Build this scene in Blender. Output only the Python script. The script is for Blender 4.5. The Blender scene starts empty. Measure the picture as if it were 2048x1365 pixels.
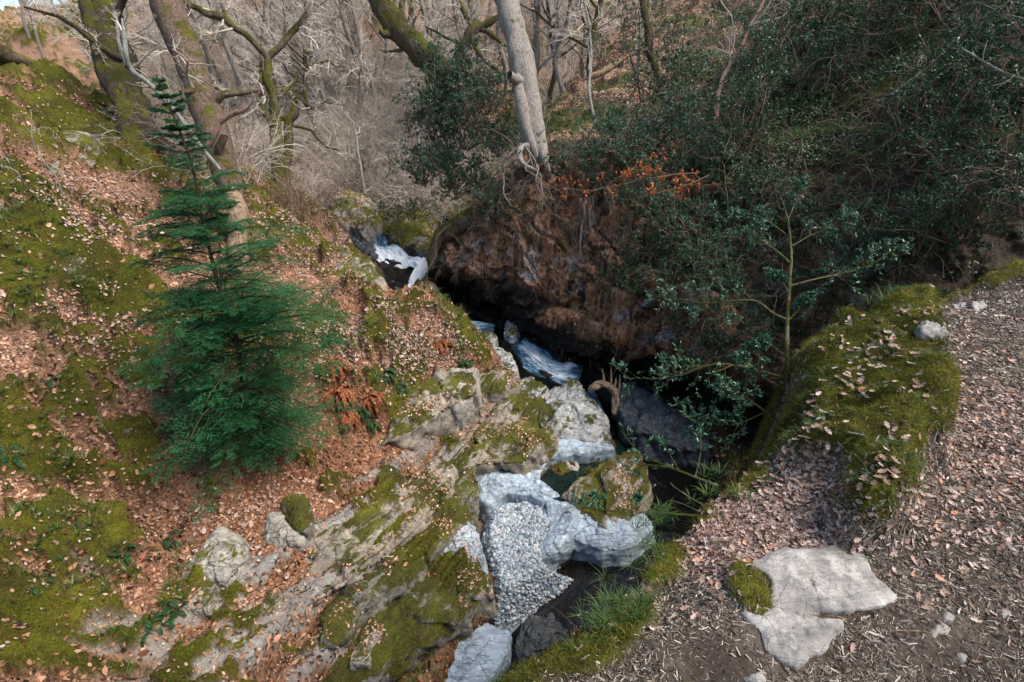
# Wooded gorge with a mountain stream: everything is generated here.
import bpy, math
import numpy as np
from mathutils import Vector

S = bpy.context.scene
COL = S.collection
rng = np.random.default_rng(11)
PITCH = math.radians(27.0)
CP, SP = math.cos(PITCH), math.sin(PITCH)
CAM = np.array([0.0, 0.0, 1.6])

def ray(px, py):
    u = (np.asarray(px, float) - 1024) / 1024; v = (682.5 - np.asarray(py, float)) / 1024
    return np.stack([u, CP + SP * v, -SP + CP * v], -1)
def W(px, py, t):
    return CAM + ray(px, py) * np.asarray(t, float)[..., None]
def WY(px, py, Y):
    d = ray(px, py); return CAM + d * (np.asarray(Y, float) / d[..., 1])[..., None]
def WZ(px, py, z):
    d = ray(px, py); return CAM + d * ((np.asarray(z, float) - 1.6) / d[..., 2])[..., None]

# ---------------- noise ----------------
def _h(i, j, k, s):
    with np.errstate(over='ignore'):
        n = (i * np.int64(374761393) + j * np.int64(668265263) + k * np.int64(2147483647 // 3) + np.int64(s) * np.int64(974634777))
        n = (n ^ (n >> 13)) * np.int64(1274126177)
        n = n ^ (n >> 16)
    return (n & 0xFFFFF).astype(np.float64) / 0xFFFFF
def vn(p, s=0):
    p = np.asarray(p, float); i = np.floor(p).astype(np.int64); f = p - i; u = f * f * (3 - 2 * f)
    x, y, z = i[..., 0], i[..., 1], i[..., 2]; a, b, c = u[..., 0], u[..., 1], u[..., 2]
    def L(A, B, t): return A + (B - A) * t
    return L(L(L(_h(x, y, z, s), _h(x+1, y, z, s), a), L(_h(x, y+1, z, s), _h(x+1, y+1, z, s), a), b),
             L(L(_h(x, y, z+1, s), _h(x+1, y, z+1, s), a), L(_h(x, y+1, z+1, s), _h(x+1, y+1, z+1, s), a), b), c) * 2 - 1
def fbm(p, o=4, s=0, g=.5):
    p = np.asarray(p, float); r = 0; a = 1.0
    for k in range(o):
        r = r + a * vn(p * (2.03 ** k) + k * 17.3, s + k); a *= g
    return r
def cell(xy, s=0):
    """F1 distance and cell random value, 2D"""
    i = np.floor(xy).astype(np.int64); best = np.full(xy.shape[:-1], 9.0); rv = np.zeros(xy.shape[:-1])
    for dx in (-1, 0, 1):
        for dy in (-1, 0, 1):
            cx, cy = i[..., 0] + dx, i[..., 1] + dy
            fx = cx + _h(cx, cy, cx * 0, s); fy = cy + _h(cx, cy, cx * 0, s + 5)
            d = np.hypot(xy[..., 0] - fx, xy[..., 1] - fy); m = d < best
            best = np.where(m, d, best); rv = np.where(m, _h(cx, cy, cx * 0, s + 9), rv)
    return best, rv
def facet(xy, s=0):
    """flat tilted facets, roughly -1..1"""
    i = np.floor(xy).astype(np.int64); best = np.full(xy.shape[:-1], 9.0); out = np.zeros(xy.shape[:-1])
    for dx in (-1, 0, 1):
        for dy in (-1, 0, 1):
            cx, cy = i[..., 0] + dx, i[..., 1] + dy; z = cx * 0
            ex = xy[..., 0] - cx - _h(cx, cy, z, s); ey = xy[..., 1] - cy - _h(cx, cy, z, s + 5); d = np.abs(ex) + np.abs(ey) * .8
            v = (_h(cx, cy, z, s + 9) - .5) * 1.2 + (_h(cx, cy, z, s + 11) - .5) * 1.8 * ex + (_h(cx, cy, z, s + 13) - .5) * 1.8 * ey; m = d < best
            best = np.where(m, d, best); out = np.where(m, v, out)
    return out
def sst(a, b, x):
    t = np.clip((x - a) / (b - a), 0, 1); return t * t * (3 - 2 * t)
def sdpoly(x, y, P):
    """signed distance to polygon, positive inside"""
    P = np.asarray(P, float)[:, :2]; d = np.full(np.shape(x), 1e9); ins = np.zeros(np.shape(x), bool)
    for a, b in zip(P, np.roll(P, -1, 0)):
        e = b - a; wx, wy = x - a[0], y - a[1]
        t = np.clip((wx * e[0] + wy * e[1]) / (e @ e), 0, 1)
        d = np.minimum(d, (wx - t * e[0]) ** 2 + (wy - t * e[1]) ** 2)
        c = ((a[1] <= y) & (b[1] > y)) | ((b[1] <= y) & (a[1] > y))
        if abs(e[1]) > 1e-9:
            ins ^= c & (x < a[0] + (y - a[1]) / e[1] * e[0])
    return np.where(ins, 1, -1) * np.sqrt(d)

# ---------------- mesh building ----------------
def tagp(o, label=None, cat=None, group=None, kind=None):
    if label: o['label'] = label
    if cat: o['category'] = cat
    if group: o['group'] = group
    if kind: o['kind'] = kind
    return o
def mesh(name, V, F, mat=None, parent=None, origin=None, smooth=True, attrs=None, **tags):
    """F: int array (n,3|4) or list of such arrays"""
    V = np.asarray(V, np.float32)
    if origin is None: origin = np.zeros(3)
    origin = np.asarray(origin, float)
    Fs = F if isinstance(F, list) else [F]
    Fs = [np.asarray(f, np.int32) for f in Fs if len(f)]
    me = bpy.data.meshes.new(name)
    me.vertices.add(len(V)); me.vertices.foreach_set('co', (V - origin.astype(np.float32)).ravel())
    loops = np.concatenate([f.ravel() for f in Fs]); n = sum(len(f) for f in Fs)
    cnt = np.concatenate([np.full(len(f), f.shape[1], np.int32) for f in Fs])
    me.loops.add(len(loops)); me.loops.foreach_set('vertex_index', loops)
    me.polygons.add(n); me.polygons.foreach_set('loop_start', np.concatenate([[0], np.cumsum(cnt)[:-1]]).astype(np.int32))
    me.polygons.foreach_set('use_smooth', np.full(n, smooth))
    for k, a in (attrs or {}).items():
        at = me.attributes.new(k, 'FLOAT', 'POINT'); at.data.foreach_set('value', np.asarray(a, np.float32).ravel())
    me.update(calc_edges=True)
    if mat: me.materials.append(mat)
    o = bpy.data.objects.new(name, me); COL.objects.link(o)
    if parent is not None:
        o.parent = parent; o.location = origin - np.array(parent.location)
    else: o.location = origin
    tagp(o, **tags)
    return o
def empty(name, loc, label, cat, group=None):
    o = bpy.data.objects.new(name, None); COL.objects.link(o); o.location = loc; o.empty_display_size = .2
    return tagp(o, label, cat, group)
def dup(o, loc=None, rz=0.0, sc=1.0, parent=None, label=None, tilt=(0, 0)):
    c = o.copy(); COL.objects.link(c)
    if loc is not None: c.location = loc; c.rotation_euler = (tilt[0], tilt[1], rz); c.scale = (sc, sc, sc)
    if parent is not None: c.parent = parent
    if label: c['label'] = label
    for ch in list(o.children): dup(ch, parent=c)
    return c
def gridF(nr, nc, wrap=False):
    r = np.arange(nr - 1)[:, None]; c = np.arange(nc if wrap else nc - 1)[None]
    c2 = (c + 1) % nc
    return np.stack([r * nc + c, r * nc + c2, (r + 1) * nc + c2, (r + 1) * nc + c], -1).reshape(-1, 4)
def gnorm(G):
    """normals of a (nr,nc,3) grid"""
    a = np.gradient(G, axis=0); b = np.gradient(G, axis=1); n = np.cross(b, a)
    return n / np.maximum(np.linalg.norm(n, axis=-1, keepdims=True), 1e-9)
def unit(v): return v / np.maximum(np.linalg.norm(v, axis=-1, keepdims=True), 1e-9)
def crv(P, n):
    """Catmull-Rom resample of polyline (k,d) to n points"""
    P = np.asarray(P, float); k = len(P)
    if k == 2: return P[0] + (P[1] - P[0]) * np.linspace(0, 1, n)[:, None]
    Q = np.vstack([2 * P[0] - P[1], P, 2 * P[-1] - P[-2]])
    t = np.linspace(0, k - 1 - 1e-6, n); i = t.astype(int); f = (t - i)[:, None]
    a, b, c, d = Q[i], Q[i+1], Q[i+2], Q[i+3]
    return .5 * (2*b + (c-a)*f + (2*a-5*b+4*c-d)*f*f + (3*b-a-3*c+d)*f**3)
def tubes(P, R, sides=4, cap=False, knob=0.0, seed=0, ph=None):
    """P (N,K,3), R (N,K) -> V,F  (all tubes share K)"""
    P = np.asarray(P, float); R = np.asarray(R, float); N, K, _ = P.shape
    T = unit(np.gradient(P, axis=1))
    up = np.where(np.abs(T[:, :1, 2:3]) > .9, np.array([1., 0, 0]), np.array([0, 0, 1.]))
    A = unit(np.cross(T, np.broadcast_to(up, T.shape))); B = np.cross(T, A)
    an = np.arange(sides) * 2 * np.pi / sides
    o = A[:, :, None] * np.cos(an)[None, None, :, None] + B[:, :, None] * np.sin(an)[None, None, :, None]
    r = R[:, :, None, None]
    if knob:
        sc = P[:, :, None] * 1.0 + o * r * 1.0
        r = r * (1 + knob * fbm(sc * np.array([5, 5, 2.2]) , 3, seed)[..., None])
    V = (P[:, :, None] + o * r).reshape(-1, 3)
    b = (np.arange(N) * K * sides)[:, None, None]; k = np.arange(K - 1)[None, :, None] * sides; s = np.arange(sides)[None, None]
    s2 = (s + 1) % sides
    F = np.stack([b + k + s, b + k + s2, b + k + sides + s2, b + k + sides + s], -1).reshape(-1, 4)
    return V, F
class MB:
    def __init__(s): s.V = []; s.F = {}; s.n = 0; s.A = []
    def add(s, V, F, a=0.0):
        F = np.asarray(F)
        s.F.setdefault(F.shape[1], []).append(F + s.n); s.V.append(np.asarray(V, float)); s.n += len(V)
        s.A.append(np.broadcast_to(np.asarray(a, float), (len(V),)) if np.ndim(a) == 0 else np.asarray(a, float))
    def tube(s, P, r, sides=8, n=None, knob=0.0, a=0.0, seed=0):
        P = np.asarray(P, float); n = n or max(6, 4 * len(P)); r = np.broadcast_to(np.asarray(r, float), (len(P),))
        Q = crv(np.hstack([P, r[:, None]]), n)
        V, F = tubes(Q[None, :, :3], np.maximum(Q[None, :, 3], .001), sides, knob=knob, seed=seed); s.add(V, F, a); return Q
    def build(s, name, mat, parent=None, origin=None, smooth=True, **k):
        return mesh(name, np.vstack(s.V), [np.vstack(v) for v in s.F.values()], mat, parent, origin, smooth, {'rnd': np.concatenate(s.A)}, **k)

# ---------------- scatter ----------------
def facesample(V, F, wt, N, rg):
    """N points on quads/tris weighted by area*wt(vertex)"""
    V = np.asarray(V); F = np.asarray(F); a, b, c = V[F[:, 0]], V[F[:, 1]], V[F[:, 2]]
    d = V[F[:, 3]] if F.shape[1] == 4 else c
    nn = np.cross(c - a, d - b) if F.shape[1] == 4 else np.cross(b - a, c - a)
    ar = np.linalg.norm(nn, axis=1) * .5
    w = ar * wt[F].mean(1); w = np.maximum(w, 0); cs = np.cumsum(w)
    i = np.searchsorted(cs, rg.random(N) * cs[-1]); i = np.minimum(i, len(F) - 1)
    u, v = rg.random((2, N, 1))
    p = (a[i] * (1-u) + b[i] * u) * (1-v) + (d[i] * (1-u) + c[i] * u) * v
    n = unit(nn[i]); n = np.where(n[:, 2:3] < 0, -n, n)
    return p, n
def place(tv, tf, p, n, size, rg, tilt=.35, lift=0.0, a=None, spin=None, squash=None):
    """copies of a flat template (tv: k,3 with z up, length along x) at p with normal n"""
    N = len(p); k = len(tv)
    n = unit(n + rg.normal(0, tilt, (N, 3)))
    r = rg.normal(0, 1, (N, 3)) if spin is None else spin
    x = unit(r - (r * n).sum(1, keepdims=True) * n); y = np.cross(n, x)
    size = np.broadcast_to(size, (N,))[:, None, None]
    T = np.asarray(tv)[None] * size
    V = (p + n * lift)[:, None] + T[..., 0:1] * x[:, None] + T[..., 1:2] * y[:, None] + T[..., 2:3] * n[:, None]
    F = (np.asarray(tf)[None] + (np.arange(N) * k)[:, None, None]).reshape(-1, np.asarray(tf).shape[1])
    a = rg.random(N) if a is None else a
    return V.reshape(-1, 3), F, np.repeat(a, k)
LEAF = (np.array([[-.5,0,.06],[-.15,-.27,-.05],[.2,-.22,.02],[.5,0,.1],[.22,.24,-.02],[-.12,.25,.04]]), np.array([[0,1,4,5],[1,2,3,4]]))
OAKLEAF = (np.array([[-.5,0,.0],[-.3,-.1,.03],[-.2,-.26,.1],[-.08,-.12,.02],[.08,-.3,.1],[.2,-.14,.03],[.36,-.2,.1],[.5,0,.16],[.36,.2,.08],[.2,.12,.02],[.06,.3,.12],[-.08,.12,.02],[-.22,.24,.1],[-.3,.1,.03]]),
           np.array([[0,1,13,13],[1,2,3,13],[13,3,11,12],[3,4,5,11],[11,5,9,10],[5,6,7,9],[9,7,8,8]]))
CHIP = (np.array([[-.5,-.09,0],[.5,-.06,.02],[.5,.08,.02],[-.5,.07,0],[-.45,-.05,.1],[.45,-.04,.1]]), np.array([[0,1,5,4],[4,5,2,3]]))
BLADE = (np.array([[0,-.05,0],[0,.05,0],[.25,.03,.55],[.6,0,1.0],[.25,-.03,.55]]), np.array([[0,1,2,4],[4,2,3,3]]))
def tri(f):  # quads with doubled last index -> split arrays
    f = np.asarray(f); m = f[:, 2] == f[:, 3]
    return [f[~m], f[m][:, :3]] if m.any() else [f]
def smesh(name, parts, mat, **k):
    """parts: list of (V,F,a)"""
    o = 0; Vs = []; Fs = []; As = []
    for V, F, a in parts:
        Vs.append(V); Fs.append(np.asarray(F) + o); As.append(a); o += len(V)
    F = np.vstack(Fs); return mesh(name, np.vstack(Vs), tri(F), mat, attrs={'rnd': np.concatenate(As)}, **k)

# ---------------- materials ----------------
class M:
    def __init__(s, name, rough=.8, spec=.3):
        s.m = bpy.data.materials.new(name); s.m.use_nodes = True; s.t = s.m.node_tree; s.b = s.t.nodes['Principled BSDF']
        s.b.inputs['Roughness'].default_value = rough; s.b.inputs['Specular IOR Level'].default_value = spec
    def node(s, typ, **k):
        n = s.t.nodes.new(typ)
        for a, b in k.items():
            if hasattr(n, a) and not a[0].isupper(): setattr(n, a, b)
        return n
    def link(s, a, b): s.t.links.new(a, b)
    def pos(s): return s.node('ShaderNodeNewGeometry').outputs['Position']
    def nrm(s): return s.node('ShaderNodeNewGeometry').outputs['Normal']
    def stretch(s, sc, rot=(0, 0, 0), src=None):
        n = s.node('ShaderNodeMapping'); n.inputs['Scale'].default_value = sc; n.inputs['Rotation'].default_value = rot
        s.link(src or s.pos(), n.inputs['Vector']); return n.outputs[0]
    def noise(s, scale, det=4, rough=.55, vec=None, dist=0):
        n = s.node('ShaderNodeTexNoise'); n.inputs['Scale'].default_value = scale; n.inputs['Detail'].default_value = det
        n.inputs['Roughness'].default_value = rough; n.inputs['Distortion'].default_value = dist
        s.link(vec or s.pos(), n.inputs['Vector']); return n.outputs[0]
    def vor(s, scale, feat='F1', vec=None, out='Distance'):
        n = s.node('ShaderNodeTexVoronoi'); n.feature = feat; n.inputs['Scale'].default_value = scale
        s.link(vec or s.pos(), n.inputs['Vector']); return n.outputs[out]
    def attr(s, name):
        n = s.node('ShaderNodeAttribute'); n.attribute_name = name; return n.outputs['Fac']
    def ramp(s, fac, stops, interp='LINEAR'):
        n = s.node('ShaderNodeValToRGB'); cr = n.color_ramp; cr.interpolation = interp
        while len(cr.elements) < len(stops): cr.elements.new(.5)
        for e, (p, c) in zip(cr.elements, stops):
            e.position = p; e.color = (c, c, c, 1) if np.ndim(c) == 0 else (*c, 1)
        s.link(fac, n.inputs[0]); return n.outputs[0]
    def mix(s, f, a, b, mode='MIX'):
        n = s.node('ShaderNodeMix'); n.data_type = 'RGBA'; n.blend_type = mode
        for i, v in ((0, f), (6, a), (7, b)):
            if hasattr(v, 'links') or hasattr(v, 'is_linked'): s.link(v, n.inputs[i])
            else: n.inputs[i].default_value = v if i == 0 else ((*v, 1) if np.ndim(v) else (v, v, v, 1))
        return n.outputs[2]
    def math(s, op, a, b=0.0, c=None, clamp=False):
        n = s.node('ShaderNodeMath'); n.operation = op; n.use_clamp = clamp
        for i, v in enumerate((a, b) if c is None else (a, b, c)):
            if hasattr(v, 'is_linked'): s.link(v, n.inputs[i])
            else: n.inputs[i].default_value = v
        return n.outputs[0]
    def mul(s, a, b): return s.math('MULTIPLY', a, b)
    def add(s, a, b): return s.math('ADD', a, b)
    def nz(s):
        n = s.node('ShaderNodeSeparateXYZ'); s.link(s.nrm(), n.inputs[0]); return n.outputs[2]
    def bump(s, h, dist=.01, strength=1.0):
        n = s.node('ShaderNodeBump'); n.inputs['Distance'].default_value = dist; n.inputs['Strength'].default_value = strength
        s.link(h, n.inputs['Height']); s.link(n.outputs[0], s.b.inputs['Normal']); return s
    def col(s, c):
        if hasattr(c, 'is_linked'): s.link(c, s.b.inputs['Base Color'])
        else: s.b.inputs['Base Color'].default_value = (*c, 1)
        return s
    def rough(s, c): s.link(c, s.b.inputs['Roughness']); return s
# ---------------- materials of the place ----------------
OLIVE = [(0.0, (.012, .014, .004)), (.35, (.035, .042, .007)), (.6, (.085, .09, .012)), (.85, (.15, .145, .022)), (1, (.20, .185, .04))]
def moss_col(m, sc=1.0):
    f = m.add(m.mul(m.noise(1.3 * sc, 4), .55), m.mul(m.noise(45 * sc, 3, .7), .5))
    c = m.ramp(f, [(.32, (.012, .013, .005)), (.46, (.045, .05, .008)), (.58, (.11, .112, .013)), (.74, (.23, .21, .03))])
    return m.mix(m.mul(m.ramp(m.noise(5 * sc, 5, .7), [(.45, 0.0), (.62, 1.0)]), .6), c, (.06, .038, .014))
def rock_col(m, tone, moss=0.5, strike=.98, wet=False, lichen=.4, ck=.7):
    v = m.stretch((1, 5, 3), (0, 0, -strike))
    base = m.ramp(m.add(m.mul(m.noise(2.2, 5, .6), .5), m.mul(m.noise(3.5, 6, .65, v), .5)),
                  [(.32, tuple(c * .30 for c in tone)), (.45, tuple(c * .7 for c in tone)), (.58, tone), (.75, tuple(min(.75, c * 1.45) for c in tone))])
    cl = m.math('ABSOLUTE', m.math('SUBTRACT', m.noise(1.3, 4, .55, v, .6), .5)); cl2 = m.math('ABSOLUTE', m.math('SUBTRACT', m.noise(2.3, 3, .5, None, .8), .47))
    crack = m.mul(m.ramp(cl, [(0, 0.0), (.014, 1.0)]), m.ramp(cl2, [(0, .25), (.007, 1.0)]))
    base = m.mix(m.math('MULTIPLY', m.math('SUBTRACT', 1.0, crack), ck), base, tuple(c * .12 for c in tone))
    li = m.ramp(m.noise(9, 5, .7), [(.60 - .1 * lichen, 0.0), (.66, 1.0)])
    base = m.mix(m.mul(li, .55), base, tuple(min(.8, c * 1.6 + .06) for c in tone))
    h = m.add(m.add(m.mul(m.noise(7, 6, .75, v), .7), m.mul(m.noise(22, 5, .75), .4)), m.mul(crack, .42 * ck))
    if moss > 0:
        up = m.math('MULTIPLY_ADD', m.nz(), .28, .02)
        f = m.math('ADD', m.math('ADD', m.noise(2.1, 4, .6), m.mul(m.noise(14, 4, .7), .35)), up)
        th = 1.18 - .42 * moss
        mm = m.ramp(m.math('MULTIPLY', f, .6), [(th * .6 - .02, 0.0), (th * .6 + .03, 1.0)])
        base = m.mix(mm, base, moss_col(m))
        h = m.add(h, m.mul(mm, m.mul(m.noise(60, 3, .7), 1.6)))
        m.rough(m.mix(mm, .45 if wet else .8, .95))
    return base, h
def make_rock(name, tone, moss=.5, wet=False, lichen=.4, bd=.02, ck=.7):
    m = M(name, .5 if wet else .8, .5 if wet else .25)
    c, h = rock_col(m, tone, moss, wet=wet, lichen=lichen, ck=ck); m.col(c).bump(h, bd); return m.m
MAT = {}
MAT['rock_pale'] = make_rock('pale_mossy_rock', (.29, .25, .20), .70)
MAT['rock_grey'] = make_rock('grey_rock', (.31, .285, .245), .3, lichen=.8)
MAT['rock_blue'] = make_rock('wet_blue_rock', (.35, .43, .50), .0, wet=True, lichen=.6)
MAT['rock_blue_moss'] = make_rock('blue_mossy_rock', (.36, .42, .47), .42, wet=True)
MAT['rock_white'] = make_rock('white_mottled_rock', (.37, .375, .36), .5, lichen=.8)
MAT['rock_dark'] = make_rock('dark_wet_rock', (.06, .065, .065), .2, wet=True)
MAT['rock_shade'] = make_rock('shade_painted_rock', (.055, .07, .085), .15, wet=True)  # darker copy of the blue rock; shade beside the log painted in
MAT['rock_moss'] = make_rock('mossy_slab', (.20, .185, .155), .88)
MAT['slab'] = make_rock('path_slab', (.36, .335, .305), .0, lichen=1.0, bd=.03, ck=.18)

# general ground: attributes moss, rock, red
m = M('ground_soil', .95, .1)
lit = m.ramp(m.noise(38, 6, .75), [(.30, (.04, .025, .018)), (.43, (.17, .095, .058)), (.55, (.37, .225, .15)), (.68, (.60, .43, .33))])
lit = m.mix(m.mul(m.ramp(m.noise(2.5, 3), [(.45, 0.0), (.6, 1.0)]), .35), lit, (.10, .06, .035))
red = m.ramp(m.noise(50, 5, .75), [(.3, (.06, .02, .01)), (.5, (.20, .075, .032)), (.7, (.42, .22, .12))])
lit = m.mix(m.attr('red'), lit, red)
rk, rh = rock_col(m, (.36, .34, .31), 0)
mm = m.attr('moss')
c = m.mix(m.attr('rock'), lit, rk)
c = m.mix(mm, c, moss_col(m))
wet_shade_c = m.ramp(m.noise(8, 5, .7), [(.35, (.006, .005, .004)), (.6, (.03, .026, .022)), (.75, (.07, .065, .058))])  # wet stone by the channel; overhang shade painted in as near black
c = m.mix(m.attr('wet'), c, wet_shade_c); m.rough(m.mix(m.attr('wet'), .95, .4))
m.col(c)
h = m.add(m.mul(m.noise(40, 5, .75), 1.0), m.mul(m.noise(150, 2, .6), .5)); m.bump(h, .03)
MAT['ground'] = m.m

m = M('path_earth', .95, .15)
c = m.ramp(m.add(m.mul(m.noise(70, 6, .8), .6), m.mul(m.noise(4, 4), .4)), [(.34, (.022, .016, .012)), (.48, (.075, .057, .043)), (.58, (.15, .12, .095)), (.70, (.34, .29, .25))])
c = m.mix(m.attr('moss'), c, moss_col(m, 1.8))
m.col(c).bump(m.add(m.noise(60, 6, .8), m.mul(m.noise(260, 3, .7), .4)), .012)
MAT['path'] = m.m

m = M('cliff_rock', .7, .35)
v = m.stretch((3.2, 3.2, .7))
c = m.ramp(m.add(m.mul(m.noise(1.6, 6, .65, v), .6), m.mul(m.noise(14, 5, .75), .4)),
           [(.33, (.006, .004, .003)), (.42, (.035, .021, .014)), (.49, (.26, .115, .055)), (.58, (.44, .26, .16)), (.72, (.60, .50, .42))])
whi = m.ramp(m.add(m.noise(2.0, 4, .6), m.mul(m.noise(25, 4, .8), .45)), [(.79, 0.0), (.87, 1.0)])
c = m.mix(m.mul(whi, m.attr('white')), c, (.42, .40, .40))
sv = m.stretch((5, 5, .3)); sk_ = m.noise(1.3, 5, .65, sv, .3)
c = m.mix(m.mul(m.ramp(sk_, [(.52, 0.0), (.62, 1.0)]), .7), c, (.34, .145, .05)); c = m.mix(m.mul(m.ramp(sk_, [(.36, 1.0), (.44, 0.0)]), .8), c, (.02, .012, .008))
c = m.mix(m.mul(m.ramp(m.noise(1.9, 5, .65, sv), [(.62, 0.0), (.68, 1.0)]), .7), c, (.42, .36, .30))
crk = m.ramp(m.math('ABSOLUTE', m.math('SUBTRACT', m.noise(1.1, 5, .6, v, .7), .5)), [(0, .1), (.022, 1.0)])
c = m.mix(m.math('SUBTRACT', 1.0, crk), c, (.008, .006, .005))
soil = m.ramp(m.noise(26, 6, .8), [(.32, (.012, .009, .005)), (.5, (.05, .033, .018)), (.62, (.12, .08, .05)), (.75, (.26, .17, .12))])
c = m.mix(m.attr('soil'), c, soil)
lf = m.ramp(m.noise(38, 6, .75), [(.30, (.08, .05, .03)), (.45, (.22, .14, .09)), (.58, (.40, .27, .19)), (.72, (.58, .45, .36))])
c = m.mix(m.attr('litter'), c, lf)
c = m.mix(m.attr('moss'), c, moss_col(m))
c = m.mix(m.attr('wet'), c, m.mix(m.ramp(m.noise(9, 5, .7), [(.5, 0.0), (.7, 1.0)]), (.006, .005, .005), (.04, .035, .032))); m.rough(m.mix(m.attr('wet'), .75, .4))  # wet glossy cliff foot, with shade under the overhang darkened into the colour
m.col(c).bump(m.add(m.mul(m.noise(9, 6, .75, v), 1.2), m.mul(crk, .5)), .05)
MAT['cliff'] = m.m

def leafmat(name, stops, rough=.6, spec=.3, trans=.25):
    m = M(name, rough, spec); c = m.ramp(m.attr('rnd'), stops); m.col(c)
    if trans:
        t = m.node('ShaderNodeBsdfTranslucent'); m.link(c, t.inputs[0]); x = m.node('ShaderNodeMixShader'); x.inputs[0].default_value = trans
        m.link(m.b.outputs[0], x.inputs[1]); m.link(t.outputs[0], x.inputs[2]); m.link(x.outputs[0], m.t.nodes['Material Output'].inputs[0])
    return m.m
MAT['leaf'] = leafmat('dry_leaves', [(0, (.035, .02, .013)), (.2, (.13, .072, .044)), (.45, (.34, .175, .10)), (.72, (.52, .31, .205)), (.93, (.70, .50, .39)), (1, (.42, .17, .07))], .7, .25, .15)
MAT['leaf_red'] = leafmat('rusty_leaves', [(0, (.05, .018, .01)), (.3, (.19, .07, .03)), (.6, (.33, .135, .065)), (.85, (.46, .24, .14)), (1, (.6, .42, .3))], .7, .25, .15)
MAT['leaf_pale'] = leafmat('pale_leaves', [(0, (.10, .06, .04)), (.3, (.24, .155, .115)), (.6, (.38, .27, .215)), (.9, (.56, .44, .38)), (1, (.42, .17, .08))], .7, .3, .15)
MAT['leaf_bleach'] = leafmat('bleached_leaves', [(0, (.08, .045, .03)), (.3, (.23, .145, .105)), (.6, (.38, .265, .215)), (.92, (.54, .42, .36)), (1, (.45, .18, .08))], .7, .3, .15)
MAT['chips'] = leafmat('wood_litter', [(0, (.022, .016, .012)), (.35, (.09, .067, .049)), (.65, (.20, .158, .12)), (.88, (.35, .29, .235)), (1, (.50, .44, .38))], .8, .2, 0)
MAT['mossb'] = leafmat('moss_blades', [(0, (.02, .02, .004)), (.35, (.07, .07, .009)), (.7, (.17, .158, .018)), (1, (.32, .28, .05))], .9, .1, .3)
MAT['grass'] = leafmat('grass_blades', [(0, (.015, .04, .012)), (.5, (.045, .10, .022)), (.8, (.12, .165, .03)), (1, (.36, .32, .17))], .6, .3, .3)
MAT['needle'] = leafmat('conifer_needles', [(0, (.009, .042, .015)), (.5, (.024, .115, .038)), (.85, (.05, .20, .068)), (1, (.13, .30, .11))], .6, .25, .3)
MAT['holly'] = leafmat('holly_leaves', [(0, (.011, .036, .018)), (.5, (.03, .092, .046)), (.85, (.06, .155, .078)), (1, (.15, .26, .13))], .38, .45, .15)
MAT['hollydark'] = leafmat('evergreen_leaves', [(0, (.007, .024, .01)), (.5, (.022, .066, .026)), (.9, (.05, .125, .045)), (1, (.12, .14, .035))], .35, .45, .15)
MAT['ivy'] = leafmat('ivy_leaves', [(0, (.01, .03, .009)), (.5, (.035, .085, .02)), (.9, (.07, .14, .03)), (1, (.14, .12, .03))], .4, .4, .15)
MAT['rust'] = leafmat('rust_fern', [(0, (.07, .02, .009)), (.4, (.22, .06, .022)), (.8, (.40, .14, .05)), (1, (.55, .34, .2))], .7, .2, .3)
MAT['fern'] = leafmat('green_fern', [(0, (.006, .025, .008)), (.6, (.018, .065, .018)), (1, (.06, .12, .03))], .6, .3, .3)
MAT['orange'] = leafmat('beech_leaves', [(0, (.25, .07, .02)), (.6, (.52, .17, .05)), (1, (.65, .32, .14))], .6, .3, .3)

def bark(name, dark, light, moss=0.0, scale=1.0, vs=.16):
    m = M(name, .9, .15); v = m.stretch((1, 1, vs))
    rid = m.noise(28 * scale, 5, .7, v, .4)
    c = m.ramp(rid, [(.34, dark), (.5, tuple((a + b) / 2 for a, b in zip(dark, light))), (.66, light)])
    c = m.mix(m.mul(m.ramp(m.noise(3, 4), [(.4, 0.0), (.65, 1.0)]), .5), c, tuple(a * .6 for a in light))
    h = rid
    if moss:
        f = m.math('ADD', m.noise(3.0, 5, .7), m.math('MULTIPLY', m.nz(), .22))
        mk = m.ramp(f, [(.72 - .35 * moss, 0.0), (.80 - .35 * moss, 1.0)])
        c = m.mix(mk, c, moss_col(m)); h = m.add(h, m.mul(mk, m.noise(70, 3, .7)))
    m.col(c).bump(h, .03); return m.m
MAT['bark'] = bark('oak_bark', (.028, .019, .014), (.19, .135, .10), .2)
MAT['bark_moss'] = bark('mossy_bark', (.03, .022, .014), (.16, .12, .08), .62)
MAT['bark_dark'] = bark('dark_bark', (.018, .013, .010), (.095, .066, .05), .35)
MAT['bark_pale'] = bark('pale_bark', (.10, .085, .07), (.38, .335, .29), .03, 1.3, .12)
MAT['bark_lichen'] = bark('lichen_bark', (.10, .10, .08), (.30, .30, .26), .1)
MAT['bark_young'] = bark('young_bark', (.07, .062, .035), (.19, .165, .105), .4, 1.5)
MAT['wood'] = bark('broken_wood', (.06, .035, .02), (.42, .30, .20), 0, 1.2, .1)
MAT['wood_red'] = bark('bare_wood', (.06, .03, .022), (.30, .19, .15), 0, 1.4)
def twig(name, stops):
    m = M(name, .8, .2); m.col(m.ramp(m.add(m.mul(m.attr('rnd'), .7), m.mul(m.noise(6, 2), .3)), stops)); return m.m
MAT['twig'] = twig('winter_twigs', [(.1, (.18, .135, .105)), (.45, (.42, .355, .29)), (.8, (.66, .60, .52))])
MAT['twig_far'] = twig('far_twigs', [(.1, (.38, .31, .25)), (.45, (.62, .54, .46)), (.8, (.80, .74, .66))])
MAT['twig_brown'] = twig('brown_stems', [(.1, (.05, .03, .02)), (.5, (.17, .11, .075)), (.9, (.34, .26, .2))])
MAT['root'] = twig('pale_roots', [(.1, (.08, .06, .045)), (.5, (.20, .16, .125)), (.9, (.38, .33, .28))])

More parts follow.
